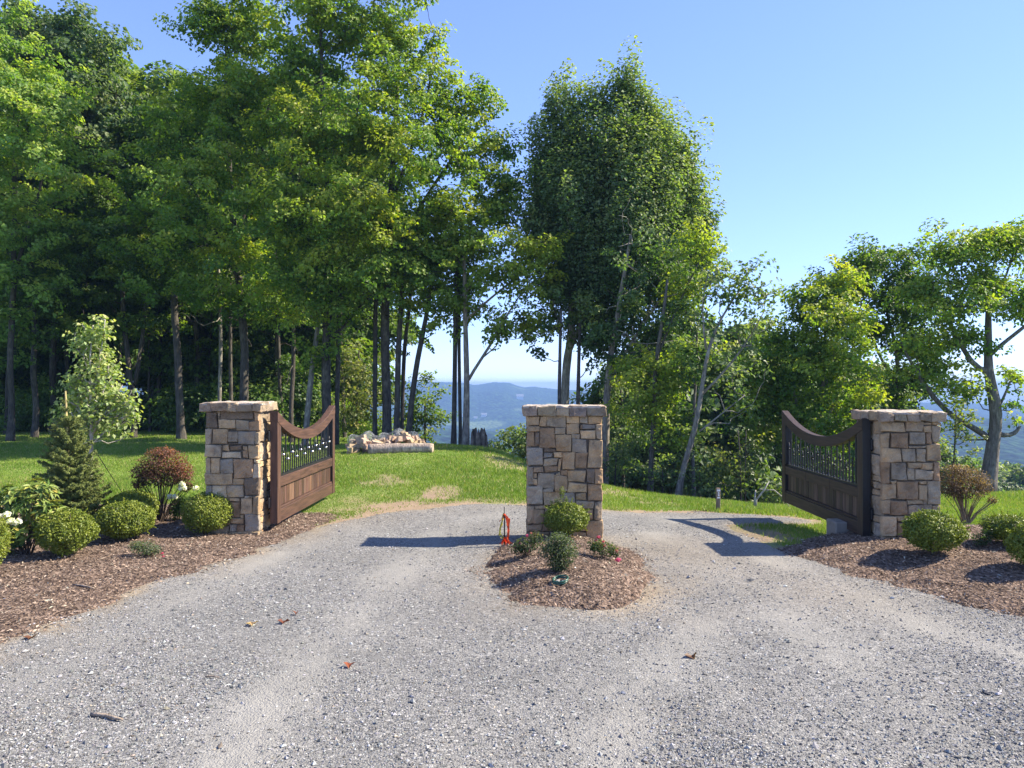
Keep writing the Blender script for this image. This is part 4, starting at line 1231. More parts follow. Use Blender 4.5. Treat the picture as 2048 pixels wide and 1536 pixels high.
tree("maple_tree", "tall bare-stemmed maple rising above the right pillar", 20.5, [[(1795, 1000, 8), (1794, 780, 6), (1790, 690, 5), (1772, 600, 3)], [(1793, 740, 4), (1815, 640, 3), (1830, 560, 2)], [(1792, 760, 5), (1760, 720, 4), (1730, 640, 2.5)]],
     [(1740, 545, 58, 36), (1695, 590, 42, 40), (1800, 580, 50, 48), (1850, 555, 42, 38, 0, .05), (1760, 660, 52, 48), (1825, 690, 55, 55, 0, -.05), (1790, 780, 60, 40, 0, -.1), (1840, 780, 50, 40), (1720, 520, 40, 28, 0, .08), (1770, 510, 42, 28, 0, .08), (1820, 520, 36, 30, 0, .05), (1690, 560, 36, 36), (1750, 600, 60, 46, -.5, .08), (1840, 620, 46, 50, -.4)], 'deep', 113, bark=(.20, .18, .15), leaf=.095, k=4.8)
tree("oak_tree", "gnarled old oak with crooked limbs behind the right mulch bed", 17.5, [[(1968, 960, 19), (1985, 890, 17), (1992, 840, 15), (1978, 770, 13), (1976, 700, 10), (1985, 620, 7), (1972, 530, 4)], [(1985, 885, 8), (1962, 858, 8), (1930, 848, 7), (1895, 832, 6.5), (1862, 790, 6), (1822, 735, 4), (1800, 680, 2.5)],
      [(1978, 744, 8), (1945, 742, 7), (1930, 700, 6), (1893, 640, 5), (1868, 575, 3)], [(1978, 712, 6), (2000, 690, 5), (2048, 655, 4.5), (2090, 620, 3)], [(1995, 868, 8), (2015, 874, 6), (2034, 866, 5), (2040, 852, 3)], [(1984, 620, 4.5), (2010, 560, 3), (2030, 500, 2)], [(1990, 830, 4), (2010, 790, 3), (2030, 740, 2)]],
     [(1900, 520, 62, 46), (1955, 490, 58, 34, 0, .1), (2020, 500, 48, 46, 0, .05), (1850, 580, 40, 48), (1930, 600, 60, 52, -.4), (2000, 590, 50, 48), (1885, 680, 50, 36), (1955, 680, 42, 30), (2085, 560, 50, 80), (1860, 750, 42, 28), (2030, 760, 26, 34, 0, .1), (1925, 790, 40, 34),
      (2030, 845, 20, 16, 0, .05), (2040, 470, 40, 40), (1990, 470, 40, 30), (2045, 600, 30, 50), (1840, 690, 36, 34), (1915, 860, 24, 20), (1965, 560, 40, 36, -.4, .15), (1905, 730, 40, 24), (2025, 800, 26, 20)], 'maple', 114, slim=.76, bark=(.14, .125, .11), leaf=.088, k=6.0, per=150, rc=(.24, .48))
tree("sapling_tree", "yellowish leafy sapling between the right pillar and the old oak", 15.5, [[(1905, 1000, 3), (1908, 900, 2.5), (1912, 820, 1.5)]], [(1912, 830, 38, 40), (1895, 890, 42, 36), (1930, 880, 26, 30)], 'rust', 115, leaf=.07, k=7, per=60, rc=(.15, .3))

# --- lower growth beyond the rise and on the slope
US = "low leafy growth behind the rise and on the slope"
for q, (nm, lab, D, s, bl, kd, lf) in enumerate([
        ("bushy_tree", "round dark green bushy tree right behind the log", 24, [[(850, 920, 4), (850, 800, 3)]], [(848, 800, 38, 45), (862, 850, 40, 45), (815, 850, 36, 40), (850, 760, 20, 20)], 'deep', .10),
        ("sapling_tree", "yellow-green sapling behind the wire and split logs", 23.5, [[(712, 900, 3), (714, 780, 2.5), (718, 700, 2)]], [(715, 740, 46, 60, 0, .1), (700, 830, 48, 40, 0, .1), (735, 810, 30, 50)], 'rust', .10),
        ("leafy_shrub", "low leafy shrub at the foot of the thick trunk", 23, [[(765, 905, 3), (765, 860, 2)]], [(770, 850, 40, 34), (730, 865, 30, 26)], 'maple', .09),
        ("bushy_tree", "dark tree top rising behind the crest right of the stump", 24, [[(1000, 1000, 4), (1000, 900, 3)]], [(1000, 895, 24, 30), (1020, 875, 20, 22), (980, 915, 30, 20)], 'blue', .12),
        ("bushy_tree", "dark tree top half hidden by the centre pillar's left edge", 23, [[(1048, 1000, 4), (1048, 900, 3)]], [(1046, 885, 22, 34), (1060, 905, 34, 30), (1030, 930, 30, 20)], 'blue', .12),
        ("leafy_shrub", "pale wispy shrub close right of the centre pillar", 18.5, [[(1228, 990, 3), (1232, 920, 2)]], [(1235, 930, 42, 44), (1262, 900, 40, 36)], 'olive', .08),
        ("leafy_shrub", "green shrub at the foot of the yellow-green maple", 17.5, [[(1325, 1010, 3), (1325, 940, 2)]], [(1325, 930, 44, 40), (1285, 950, 36, 30)], 'dark', .08),
        ("leafy_shrub", "dull green shrub on the slope behind the numbered post", 16.5, [[(1430, 1040, 3), (1430, 980, 2)]], [(1430, 965, 46, 40), (1395, 985, 34, 26), (1465, 985, 34, 30)], 'blue', .08),
        ("sapling_tree", "olive brown sapling with two thin stems beside the dead branch", 16.0, [[(1482, 1040, 2.4), (1480, 960, 2.2), (1476, 860, 1.6)], [(1491, 1040, 2.2), (1490, 940, 2), (1492, 860, 1.4)]], [(1480, 905, 42, 40), (1500, 955, 50, 36), (1455, 930, 30, 36)], 'rust', .07),
        ("leafy_shrub", "grey green shrub under the right gate leaf", 15.5, [[(1590, 1060, 3), (1590, 1010, 2)]], [(1580, 995, 46, 34), (1630, 1010, 44, 28), (1550, 975, 36, 40)], 'olive', .08),
        ("leafy_shrub", "dark shrub showing through the right gate pickets", 18, [[(1660, 1030, 3), (1660, 960, 2)]], [(1660, 940, 60, 40), (1600, 930, 40, 40), (1710, 930, 40, 40)], 'dark', .09)]):
    tree(nm, lab, D, s, bl, kd, 300 + q, leaf=lf, k=6.0, per=80, group=US, rc=(.2, .42), cat="shrub" if "shrub" in nm else "tree")

# --- deeper rows of the wood, and trees down the slope: two built once, then copied


def copy_thing(o, loc, rz, sc, label=None, group=None):
    c = o.copy(); COL.objects.link(c)
    c.location = loc; c.rotation_euler = (0, 0, rz); c.scale = (sc, sc, sc)
    if label: c["label"] = label
    if group: c["group"] = group
    for ch in list(o.children):
        d = ch.copy(); COL.objects.link(d); d.parent = c
        for g2 in list(ch.children):
            e = g2.copy(); COL.objects.link(e); e.parent = d
    return c


def free_tree(name, label, base, H, blobs, kind, seed, leaf, k, per, group, rad=.16, bark=(.11, .10, .085)):
    r = np.random.default_rng(seed)
    t = thing(name, label, "tree", base, group)
    b = np.array(base); mb = MB()
    P = b + np.array([(0, 0, -.5), (.05, .0, H * .3), (-.08, .1, H * .55), (.1, 0, H * .8), (.1, 0, H * .97)])
    u = np.linspace(0, 4, 22)
    PP = np.stack([np.interp(u, np.arange(5), P[:, m]) for m in range(3)], -1)
    tube(mb, PP, np.interp(u, np.arange(5), np.array([1.15, .9, .7, .4, .1]) * rad), 8, bark, rough=.1, seed=seed)
    B = [(b + np.array(c), rd, sh) for c, rd, sh in blobs]
    cl, lm = crown(r, B, kind, leaf, k, per, (.5, 1.0))
    limbs(mb, r, list(PP[5:])[::2], cl, np.array(bark) * .85, rad * .4)
    mb.build("trunk", BARK, t); lm.build("crown", LEAF, t)
    return t


DW = "trees deep in the dark wood on the left"
rr_ = np.random.default_rng(77)
deep_spots = []
for D, xs in ((29, (-21, -16.5, -13, -10, -7.4)), (35, (-24, -19, -14.5, -11, -8.6)), (42, (-29, -23, -18, -13, -10.5)), (52, (-36, -28, -21, -14.5))):
    for x in xs:
        deep_spots.append((x + rr_.uniform(-.8, .8), D + rr_.uniform(-1.5, 1.5)))
fb = [((0, 0, 8.5), (2.6, 2.6, 2.6), 0), ((.8, -.5, 6.2), (2.4, 2.2, 1.6), -.05), ((-1.2, .4, 5.0), (1.9, 1.9, 1.3), -.08), ((.9, .5, 3.4), (1.7, 1.7, .9), -.1), ((-.8, -.9, 2.3), (1.5, 1.5, .7), -.1), ((0, 0, 10.6), (1.5, 1.5, 1.2), .08)]
x, D = deep_spots[0]
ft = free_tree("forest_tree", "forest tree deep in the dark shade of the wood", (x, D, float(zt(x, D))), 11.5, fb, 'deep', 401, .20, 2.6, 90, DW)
for x, D in deep_spots[1:]:
    copy_thing(ft, (x, D, float(zt(x, D))), rr_.uniform(0, 6.28), rr_.uniform(.85, 1.2))
UW = "undergrowth bushes in the dark wood on the left"
ub = [((0, 0, .9), (1.3, 1.2, .8), 0), ((.8, .2, .6), (.9, .9, .6), 0), ((-.7, -.2, 1.5), (.7, .7, .6), .05)]
sp = [(x + rr_.uniform(-.7, .7), D + rr_.uniform(-.8, .8)) for D, xs in ((26.5, (-19, -16, -13.4, -11, -8.8, -6.6)), (31.5, (-22, -18, -15, -12, -9, -7)), (38, (-26, -21, -17, -13, -9.5))) for x in xs]
x, D = sp[0]
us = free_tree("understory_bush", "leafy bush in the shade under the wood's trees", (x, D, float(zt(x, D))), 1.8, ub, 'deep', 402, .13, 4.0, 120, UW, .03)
us["category"] = "bush"
for x, D in sp[1:]:
    copy_thing(us, (x, D, float(zt(x, D))), rr_.uniform(0, 6.28), rr_.uniform(.7, 1.35))
VT = "trees down the valley slope"
vb = [((0, 0, 5.2), (2.3, 2.3, 1.9), 0), ((.7, -.4, 3.6), (2.4, 2.3, 1.4), -.05), ((-.9, .3, 2.6), (2.0, 2.0, 1.1), -.1), ((0, 0, 6.8), (1.2, 1.2, .9), .05)]
vs = []
for D, pxs in ((30, (1290, 1370, 1450, 1540, 1640)), (38, (1330, 1420, 1500, 1590, 1690, 1760)), (48, (1310, 1385, 1470, 1560, 1660)), (60, (1340, 1450, 1530, 1620, 1700)), (80, (1300, 1410, 1500, 1580, 1670))):
    for p in pxs:
        vs.append(((p + rr_.uniform(-18, 18) - 1024) / FPX * D, D + rr_.uniform(-2, 2)))
vb2 = []
for D, pxs in ((76, (1885, 1925, 1975, 2020, 2060)), (92, (1900, 1945, 1995, 2045, 1030, 985))):
    for q_ in pxs: vb2.append(((q_ + rr_.uniform(-10, 10) - 1024) / FPX * D, D + rr_.uniform(-2, 2)))
x, D = vs[0]
vt = free_tree("valley_tree", "bluish green tree down the slope beyond the drive", (x, D, float(zt(x, D))), 7.6, vb, 'blue', 403, .22, 3.0, 80, VT, .13)
for x, D in vs[1:]:
    copy_thing(vt, (x, D, float(zt(x, D))), rr_.uniform(0, 6.28), rr_.uniform(.75, 1.2))
for x, D in vb2:
    copy_thing(vt, (x, D, float(zt(x, D))), rr_.uniform(0, 6.28), rr_.uniform(1.35, 1.7))

# ---------------------------------------------------------------- planted beds


def boxwood(label, px, pbase, rx, ry, seed, kind=0):
    g = hit(px, pbase); D = g[1]
    r = np.random.default_rng(seed)
    t = thing("boxwood_bush", label, "bush", g, "clipped boxwood bushes")
    a, h = rx * D / FPX, ry * D / FPX
    c = g + np.array((0, a * .35, h * 1.0 + .02))
    mb = MB()
    for q in range(14):
        th = r.uniform(0, 6.28); d = np.array((math.cos(th) * a * .7, math.sin(th) * a * .7, r.uniform(-.2, .9) * h))
        P = np.array([g + (0, a * .35, -.05), g + np.array((d[0] * .3, a * .35 + d[1] * .3, h * .5)), c + d])
        tube(mb, P, [.011, .008, .003], 5, (.13, .10, .07), cap=False)
    mb.build("stems", BARK, t)
    mb = MB()
    n = int(15000 * (a / .3) ** 2)
    d = nrm(r.normal(size=(n, 3))); rr = r.random(n) ** .22
    lump = 1 + .10 * vnoise(d * 2.2 + seed, seed) + .06 * vnoise(d * 7 + seed, seed + 1)
    p = c + d * (rr * lump)[:, None] * np.array((a, a, h))
    m = (p[:, 2] > g[2] + .03) & ~((d[:, 2] < -.55) & (r.random(n) < .5))
    p, d, rr = p[m], d[m], rr[m]; n = len(p)
    nn = d * .8 + .8 * r.normal(size=(n, 3)) + (0, 0, .5); dd = d * .8 + r.normal(size=(n, 3)) * .6 + (0, 0, .5)
    L = r.uniform(.018, .030, n)
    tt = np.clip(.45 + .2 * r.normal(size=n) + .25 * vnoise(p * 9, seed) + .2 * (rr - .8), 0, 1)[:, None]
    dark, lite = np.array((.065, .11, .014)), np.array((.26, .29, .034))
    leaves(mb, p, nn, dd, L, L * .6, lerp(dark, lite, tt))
    for q in range(22):            # stray shoots
        dq = nrm(r.normal(size=3) + (0, 0, .5)); b = c + dq * np.array((a, a, h)) * .95; m = 16
        u = r.random((m, 1)); pp = b + dq * u * .055
        leaves(mb, pp, r.normal(size=(m, 3)), dq + .8 * r.normal(size=(m, 3)), np.full(m, .022), np.full(m, .013), np.tile(lite, (m, 1)))
    mb.build("foliage", LEAF_STIFF, t)
    return t


boxwood("boxwood ball in front of the rhododendron", 122, 1116, 56, 46, 501)
boxwood("larger boxwood ball between two others left of the maroon shrub", 240, 1083, 58, 37, 502)
boxwood("boxwood ball tucked behind the others below the young tree", 258, 1052, 52, 32, 503)
boxwood("boxwood ball beside the left pillar's foot", 410, 1070, 52, 40, 504)
boxwood("boxwood ball cut off by the left picture edge", -34, 1150, 40, 60, 505)
boxwood("single boxwood ball in front of the centre pillar", 1133, 1076, 45, 33, 506)
boxwood("big boxwood ball against the right pillar's foot", 1878, 1112, 58, 41, 507)
boxwood("boxwood ball behind the last one at the right edge", 2026, 1092, 44, 28, 508)
boxwood("boxwood ball cut off by the right picture edge", 2085, 1142, 54, 44, 509)


def shrub(name, label, cat, px, pb, blobs, kind_cols, leaf, asp, n_per, seed, mat, group=None, stems=14, vase=.6, stemcol=(.12, .09, .07), rad=.008, rosette=0, flowers=None):
    """blobs in photo px; stems fan from the base to points inside the blobs"""
    g = hit(px, pb); D = g[1]; r = np.random.default_rng(seed)
    t = thing(name, label, cat, g, group)
    B = px_blobs(D, blobs, .9)
    mb = MB(); tips = []
    for q in range(stems):
        c, rd, sh = B[q % len(B)]
        d = nrm(r.normal(size=3)) * r.uniform(.3, .95)
        e = c + d * np.array(rd)
        m = g * (1 - vase) + e * vase; m[2] = g[2] + (e[2] - g[2]) * .45
        m[:2] = g[:2] + (e[:2] - g[:2]) * .38
        tube(mb, np.array([g + (r.normal() * .02, r.normal() * .02, -.04), m, e]), [rad, rad * .75, rad * .35], 5, np.array(stemcol) * r.uniform(.7, 1.2), cap=False)
        tips.append(e)
    mb.build("stems", BARK, t)
    mb = MB()
    for (c, rd, sh) in B:
        vol = rd[0] * rd[2]
        n = int(n_per * vol * (7.5 if rosette else 6.5))
        if rosette:
            k = max(3, n // rosette)
            d = nrm(r.normal(size=(k, 3))); rr = r.random(k) ** .35
            ctr = c + d * rr[:, None] * np.array(rd)
            ax = nrm(d * .7 + np.array((0, 0, .8)) + .25 * r.normal(size=(k, 3)))
            ctr = np.repeat(ctr, rosette, 0); ax = np.repeat(ax, rosette, 0); d = np.repeat(d, rosette, 0)
            n = len(ctr)
            side = nrm(np.cross(ax, r.normal(size=(n, 3))))
            dd = side * .8 + ax * r.uniform(.1, .8, (n, 1)); p = ctr + dd * leaf * .45
            nn = ax + .25 * r.normal(size=(n, 3))
        else:
            d = nrm(r.normal(size=(n, 3))); rr = r.random(n) ** .40
            p = c + d * rr[:, None] * np.array(rd) + r.normal(size=(n, 3)) * .12 * min(rd)
            nn = d * .4 + (0, 0, .6) + .6 * r.normal(size=(n, 3)); dd = d + .6 * r.normal(size=(n, 3))
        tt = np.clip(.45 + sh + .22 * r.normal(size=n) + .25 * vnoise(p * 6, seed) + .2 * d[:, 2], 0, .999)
        cols = np.array(kind_cols); x = tt * (len(cols) - 1); i0 = np.floor(x).astype(int); f = (x - i0)[:, None]
        C = cols[i0] * (1 - f) + cols[np.minimum(i0 + 1, len(cols) - 1)] * f
        C = C * r.uniform(.85, 1.15, (n, 1))
        L = leaf * r.uniform(.7, 1.2, n)
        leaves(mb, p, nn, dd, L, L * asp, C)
    mb.build("foliage", mat, t)
    if flowers:
        for (fx, fy, rad_, col) in flowers:
            f = pt(fx, fy, D - (.20 if name == 'white_phlox' else .02))
            mb = MB()
            n = 46
            d = nrm(r.normal(size=(n, 3))); p = f + d * rad_ * np.array((1, 1, .75)) * r.uniform(.5, 1, (n, 1))
            leaves(mb, p, d + .3 * r.normal(size=(n, 3)), r.normal(size=(n, 3)), np.full(n, rad_ * .8), np.full(n, rad_ * .7), np.array(col) * r.uniform(.8, 1.1, (n, 1)))
            mb.build("flower_head", PETAL, t)
    return t


MAROON = [(.03, .034, .02), (.075, .05, .032), (.14, .068, .05), (.22, .115, .08), (.30, .11, .085)]
shrub("maroon_shrub", "vase-shaped maroon-leaved shrub left of the left pillar", "shrub", 323, 1042, [(325, 925, 48, 26, 0, .05), (290, 945, 28, 20), (362, 945, 28, 24, 0, .12), (325, 955, 48, 18, 0, -.25), (277, 968, 14, 10, 0, -.1), (372, 972, 16, 12), (325, 905, 30, 12, 0, .15)], MAROON, .028, .6, 7000, 520, LEAF, stems=36, rad=.007, stemcol=(.10, .075, .055))
shrub("maroon_shrub", "twiggy maroon shrub right of the right pillar", "shrub", 1930, 1050, [(1928, 955, 44, 24, 0, .05), (1905, 975, 28, 26), (1960, 970, 24, 20), (1985, 1000, 12, 8), (1930, 985, 40, 14, 0, -.1), (1915, 940, 30, 12, 0, .05)], [(.05, .034, .026), (.11, .07, .052), (.18, .11, .08), (.28, .18, .14)], .026, .6, 5600, 521, LEAF, stems=46, rad=.007, stemcol=(.26, .18, .13))
shrub("rhododendron", "big rhododendron with long glossy leaves, some yellowed, at the left edge", "shrub", 55, 1108, [(50, 1000, 58, 34, 0, .08), (5, 1015, 40, 40), (95, 1030, 32, 30, 0, .05), (40, 1062, 48, 30), (80, 975, 26, 16, 0, .1), (-30, 1050, 40, 50)],
      [(.03, .065, .014), (.08, .145, .026), (.16, .22, .04), (.24, .28, .07), (.40, .33, .07)], .10, .30, 1500, 522, LEAF_STIFF, rosette=8, stems=24, rad=.008)
shrub("rhododendron", "small rhododendron sprig between spruce and boxwood", "shrub", 150, 1060, [(150, 1030, 18, 15, 0, .15)], [(.03, .06, .012), (.08, .13, .025), (.14, .19, .05)], .085, .3, 1600, 523, LEAF_STIFF, rosette=8, stems=5)
W = (.8, .79, .76)
shrub("white_phlox", "white flowering phlox between maroon shrub and boxwood", "flower plant", 352, 1040, [(350, 1020, 16, 20), (362, 1005, 12, 16), (375, 1010, 14, 18)], [(.03, .065, .015), (.07, .13, .03), (.13, .18, .06)], .05, .32, 5200, 524, LEAF, stems=9, rad=.004, stemcol=(.08, .12, .04),
      flowers=[(365, 967, .042, W), (361, 977, .042, W), (368, 976, .042, W), (392, 976, .042, W), (340, 993, .042, W), (350, 993, .042, W)])
shrub("white_phlox", "white flowering phlox in front of the rhododendron", "flower plant", 16, 1110, [(15, 1068, 24, 22), (35, 1078, 14, 20)], [(.03, .06, .015), (.07, .12, .03), (.14, .17, .05)], .055, .35, 4200, 525, LEAF, stems=8, rad=.004, stemcol=(.08, .12, .04),
      flowers=[(-2, 1034, .045, W), (14, 1029, .04, W), (20, 1042, .05, W), (36, 1044, .045, W), (2, 1046, .05, W)])
SAGE = [(.025, .045, .020), (.06, .09, .04), (.12, .15, .085), (.19, .22, .14)]
ROSE = [(.022, .042, .016), (.055, .085, .03), (.10, .13, .05), (.19, .13, .09)]
PK = (.62, .12, .20)
shrub("grey_green_shrub", "airy grey-green shrub in the middle of the mulch island", "shrub", 1118, 1142, [(1118, 1105, 36, 32), (1105, 1095, 28, 22), (1132, 1100, 26, 26), (1120, 1078, 24, 16), (1118, 1130, 26, 12)], SAGE, .022, .5, 9000, 526, LEAF, stems=46, rad=.0035, stemcol=(.10, .11, .06))
shrub("rose_bush", "low pink rose bush on the island beside the orange stake", "rose", 1052, 1112, [(1052, 1090, 26, 16), (1072, 1075, 14, 14), (1035, 1098, 18, 10)], ROSE, .024, .6, 8200, 527, LEAF, stems=14, rad=.003,
      flowers=[(1054, 1071, .018, PK), (1062, 1066, .014, (.6, .25, .2)), (1030, 1094, .012, PK), (1058, 1101, .018, (.6, .22, .24)), (1086, 1086, .014, (.55, .25, .2)), (1040, 1086, .012, PK)])
shrub("rose_bush", "pink rose bush on the island's right side", "rose", 1205, 1116, [(1205, 1096, 28, 15), (1192, 1090, 18, 12), (1228, 1105, 14, 10)], ROSE, .024, .6, 8200, 528, LEAF, stems=14, rad=.003,
      flowers=[(1197, 1074, .018, PK), (1208, 1091, .022, (.66, .2, .22)), (1233, 1102, .018, (.66, .22, .25)), (1236, 1119, .030, (.66, .14, .27)), (1206, 1083, .014, PK), (1192, 1080, .012, PK)])
shrub("rose_bush", "small rose bush with one pink bloom on the left bed", "rose", 292, 1112, [(290, 1094, 30, 14), (305, 1100, 22, 10), (275, 1092, 18, 10)], SAGE, .022, .55, 7600, 529, LEAF, stems=12, rad=.003, flowers=[(325, 1106, .014, PK), (327, 1113, .014, PK)])
shrub("grey_green_shrub", "small dark shrub between the right bed's boxwood balls", "shrub", 1962, 1094, [(1962, 1078, 18, 13), (1975, 1068, 14, 12)], [(.02, .05, .015), (.05, .09, .03), (.12, .15, .08)], .024, .55, 8000, 530, LEAF, stems=10, rad=.003)
shrub("grey_green_shrub", "wispy grass-like plant below the right maroon shrub", "shrub", 1982, 1080, [(1980, 1050, 18, 18), (1968, 1040, 12, 16)], SAGE, .05, .14, 3400, 531, LEAF, stems=16, rad=.002, stemcol=(.2, .2, .1))
shrub("weed_stalk", "tall seeding weed stalk against the centre pillar", "weed", 1120, 1074, [(1124, 985, 6, 14), (1116, 1003, 8, 8), (1103, 1004, 4, 4), (1132, 1000, 5, 8)], [(.05, .08, .02), (.12, .15, .05), (.25, .25, .1)], .024, .4, 9000, 532, LEAF, stems=5, rad=.0025, stemcol=(.16, .18, .06))

# young staked tree with pale bark
t = tree("young_maple", "young pale-leaved maple with a white trunk at the left bed's edge", 11.0, [[(183, 1010, 4.5), (182, 930, 4), (184, 860, 3.2), (186, 760, 2.2), (186, 650, 1)], [(184, 880, 2), (160, 820, 1.5), (135, 800, 1)], [(184, 870, 2), (220, 810, 1.5), (245, 770, 1)], [(185, 800, 1.6), (200, 730, 1.2), (205, 680, .8)]],
     [(184, 680, 24, 40), (170, 690, 22, 34), (205, 665, 18, 32), (185, 745, 34, 40), (205, 790, 44, 38), (230, 810, 34, 36), (165, 800, 26, 36), (225, 850, 40, 34), (180, 850, 40, 34), (135, 825, 16, 26), (115, 850, 18, 14), (258, 820, 16, 26), (150, 770, 22, 26), (215, 720, 16, 30)],
     'pale', 540, slim=1.0, bark=(.42, .38, .33), leaf=.062, k=72, per=46, rc=(.10, .2), depth=.8)
for o in t.children:
    if o.name.startswith("crown"):
        d = o.data.color_attributes["col"].data
        a = np.empty(len(d) * 4, np.float32); d.foreach_get("color", a); a = a.reshape(-1, 4)
        a[:, :3] = a[:, :3] * np.array((.9, .85, 1.3)) + np.array((.10, .095, .05)); d.foreach_set("color", a.ravel())
a_, b_ = pt(193, 905, 11.0), hit(247, 986)
mb = MB(); tube(mb, [a_, lerp(a_, b_, .5) + (0, 0, -.015), b_ - (0, 0, .02)], .006, 5, (.05, .05, .05)); tag(mb.build("guy_wire", BLACKIRON, None, b_), "dark guy wire running from the young maple down to the lawn", "wire")

# spruce
g = hit(143, 1052); D = g[1]; r = np.random.default_rng(550)
t = thing("spruce_tree", "small spruce with a long bare leader beside the young maple", "spruce", g)
top = pt(131, 782, D)[2] - g[2]
mb = MB(); NB = MB()
lean = np.array((-12 * D / FPX, 0, 0))
tube(mb, np.array([g - (0, 0, .05), g + lean * .6 + (0, 0, top * .6), g + lean + (0, 0, top)]), [.028, .018, .010], 7, (.34, .28, .13))
lev = 0.03
while lev < top - .06:
    f = lev / top
    R = (.47 * (1 - f) ** .95 + .02) * (1.0 if f < .78 else .45)
    nb = 17 if f < .75 else 5
    for q in range(nb):
        th = r.uniform(0, 6.28); up = -.1 + .75 * f + r.normal() * .1
        RR = R * r.uniform(.7, 1.12)
        o = g + lean * f + (0, 0, lev + r.uniform(-.02, .02))
        d = np.array((math.cos(th), math.sin(th), up))
        P = np.array([o + d * RR * s + np.array((0, 0, .16 * RR * s * s)) for s in np.linspace(0, 1, 6)])
        tube(mb, P, np.linspace(.006, .002, 6), 4, (.16, .12, .07), cap=False)
        for s in range(int(4 + RR * 34)):
            k = r.uniform(.15, 1); a = P[0] * (1 - k) + P[-1] * k; a = a + (0, 0, .16 * RR * (k * k - k))
            sd = r.choice([-1, 1]); tw = nrm(d * .7 + sd * .55 * np.array((-math.sin(th), math.cos(th), 0)) + .15 * r.normal(size=3)) * RR * .34 * (1.15 - k)
            m = 36
            u = r.random((m, 1)); pp = a + tw * u
            nd = nrm(nrm(tw) * .8 + .8 * r.normal(size=(m, 3)) + (0, 0, .25))
            cc = lerp((.10, .14, .04), (.27, .30, .08), np.clip(r.random((m, 1)) * .6 + .5 * k * r.random((m, 1)), 0, 1))
            leaves(NB, pp + nd * .013, r.normal(size=(m, 3)), nd, np.full(m, .032), np.full(m, .0075), cc, 0)
    lev += .038 + .05 * f * (1.6 if f > .72 else 1)
mb.build("trunk", BARK, t); NB.build("needles", NEEDLE, t)

# ---------------------------------------------------------------- small things standing and lying about
# orange marker
g = hit(1009, 1090); D = g[1]
t = thing("marker_stake", "thin steel stake tied with orange and yellow flagging tape", "stake", g)
mb = MB(); ht = (1090 - 1014) * D / FPX
tube(mb, [g - (0, 0, .1), g + (.0, 0, ht)], .0075, 8, (.03, .03, .03)); mb.build("steel_rod", BLACKIRON, t)


def ribbon(mb, P, w, col, seed):
    r = np.random.default_rng(seed); P = np.asarray(P, float)
    n = 14; u = np.linspace(0, len(P) - 1, n)
    Q = np.stack([np.interp(u, np.arange(len(P)), P[:, m]) for m in range(3)], -1) + .004 * r.normal(size=(n, 3))
    th = np.cumsum(r.normal(size=n) * .5); s = np.stack([np.cos(th), np.sin(th), 0 * th], -1) * w / 2
    V = np.concatenate([Q - s, Q + s]); i = np.arange(n - 1)
    mb.add(V, np.stack([i, i + 1, i + 1 + n, i + n], -1), np.array(col))


mb = MB(); OR = (.85, .10, .015); z = ht * .82
for k in range(4):
    ribbon(mb, [g + (.0, -.01, z), g + (.022 + .01 * k, -.012 * k, z - .06), g + (.034 + .004 * k, -.015, z * .5), g + (.032 + .004 * k, -.02, .04), g + (.02 + .03 * k, -.05, .015)], .022, np.array(OR) * (.6 + .15 * k), 600 + k)
for k in range(6):
    a = k * 1.05
    ribbon(mb, [g + (.005, -.01, .09), g + (.025 * math.cos(a), .03 * math.sin(a) - .02, .04), g + (.065 * math.cos(a), .05 * math.sin(a) - .03, .012)], .025, np.array(OR) * (.7 + .1 * k), 610 + k)
ribbon(mb, [g + (0, 0, z), g + (-.03, -.01, z - .05), g + (-.06, -.01, z - .085)], .02, np.array(OR) * .5, 620)
mb.build("orange_tape", CLOTH, t)
mb = MB(); YE = (.62, .52, .05)
for k in range(2):
    ribbon(mb, [g + (-.01, 0, z), g + (-.03, 0, z - .1), g + (-.05 - .008 * k, 0, z * .4), g + (-.06 + .04 * k, 0, .10), g + (-.03 + .02 * k, 0, .07)], .018, np.array(YE) * (1 - .3 * k), 630 + k)
mb.build("yellow_tape", CLOTH, t)

# drip ring
g = hit(1120, 1166); r = np.random.default_rng(640)
t = thing("hose_ring", "small green coiled hose ring lying on the mulch island", "hose", g)
HOSE = m_plain("green_hose", (.018, .075, .05), .35, .5, nscale=30, amt=.3, bump=.05)
for k in range(2):
    mb = MB(); th = np.linspace(0, 6.283, 40, endpoint=False)
    tube(mb, np.stack([g[0] + .064 * np.cos(th) + .004 * k, g[1] + .066 * np.sin(th), g[2] + .018 + .016 * k + .012 * np.sin(th + .4) + .006 * np.cos(th)], -1), .0075, 8, close=True); mb.build("coil", HOSE, t)
mb = MB()
for k in range(5):
    blob_ball(mb, g + (.028 * math.cos(k * 2.2), .025 * math.sin(k * 2.2), .012), r.uniform(.010, .018), np.array((.45, .43, .40)) * r.uniform(.6, 1.2), seg=6, squash=(1, 1, .7), smooth=False)
mb.build("pale_stones", PEBBLE, t)
# white rod by the left pillar
g = hit(457, 1061); mb = MB(); h = 46 * g[1] / FPX
tube(mb, [g - (0, 0, .1), g + (-.012, 0, h)], .008, 8, (.72, .72, .72)); tag(mb.build("marker_rod", m_plain("white_plastic", (.7, .7, .7), .4, .4), None, g), "thin white rod stuck in the mulch beside the left pillar", "rod")
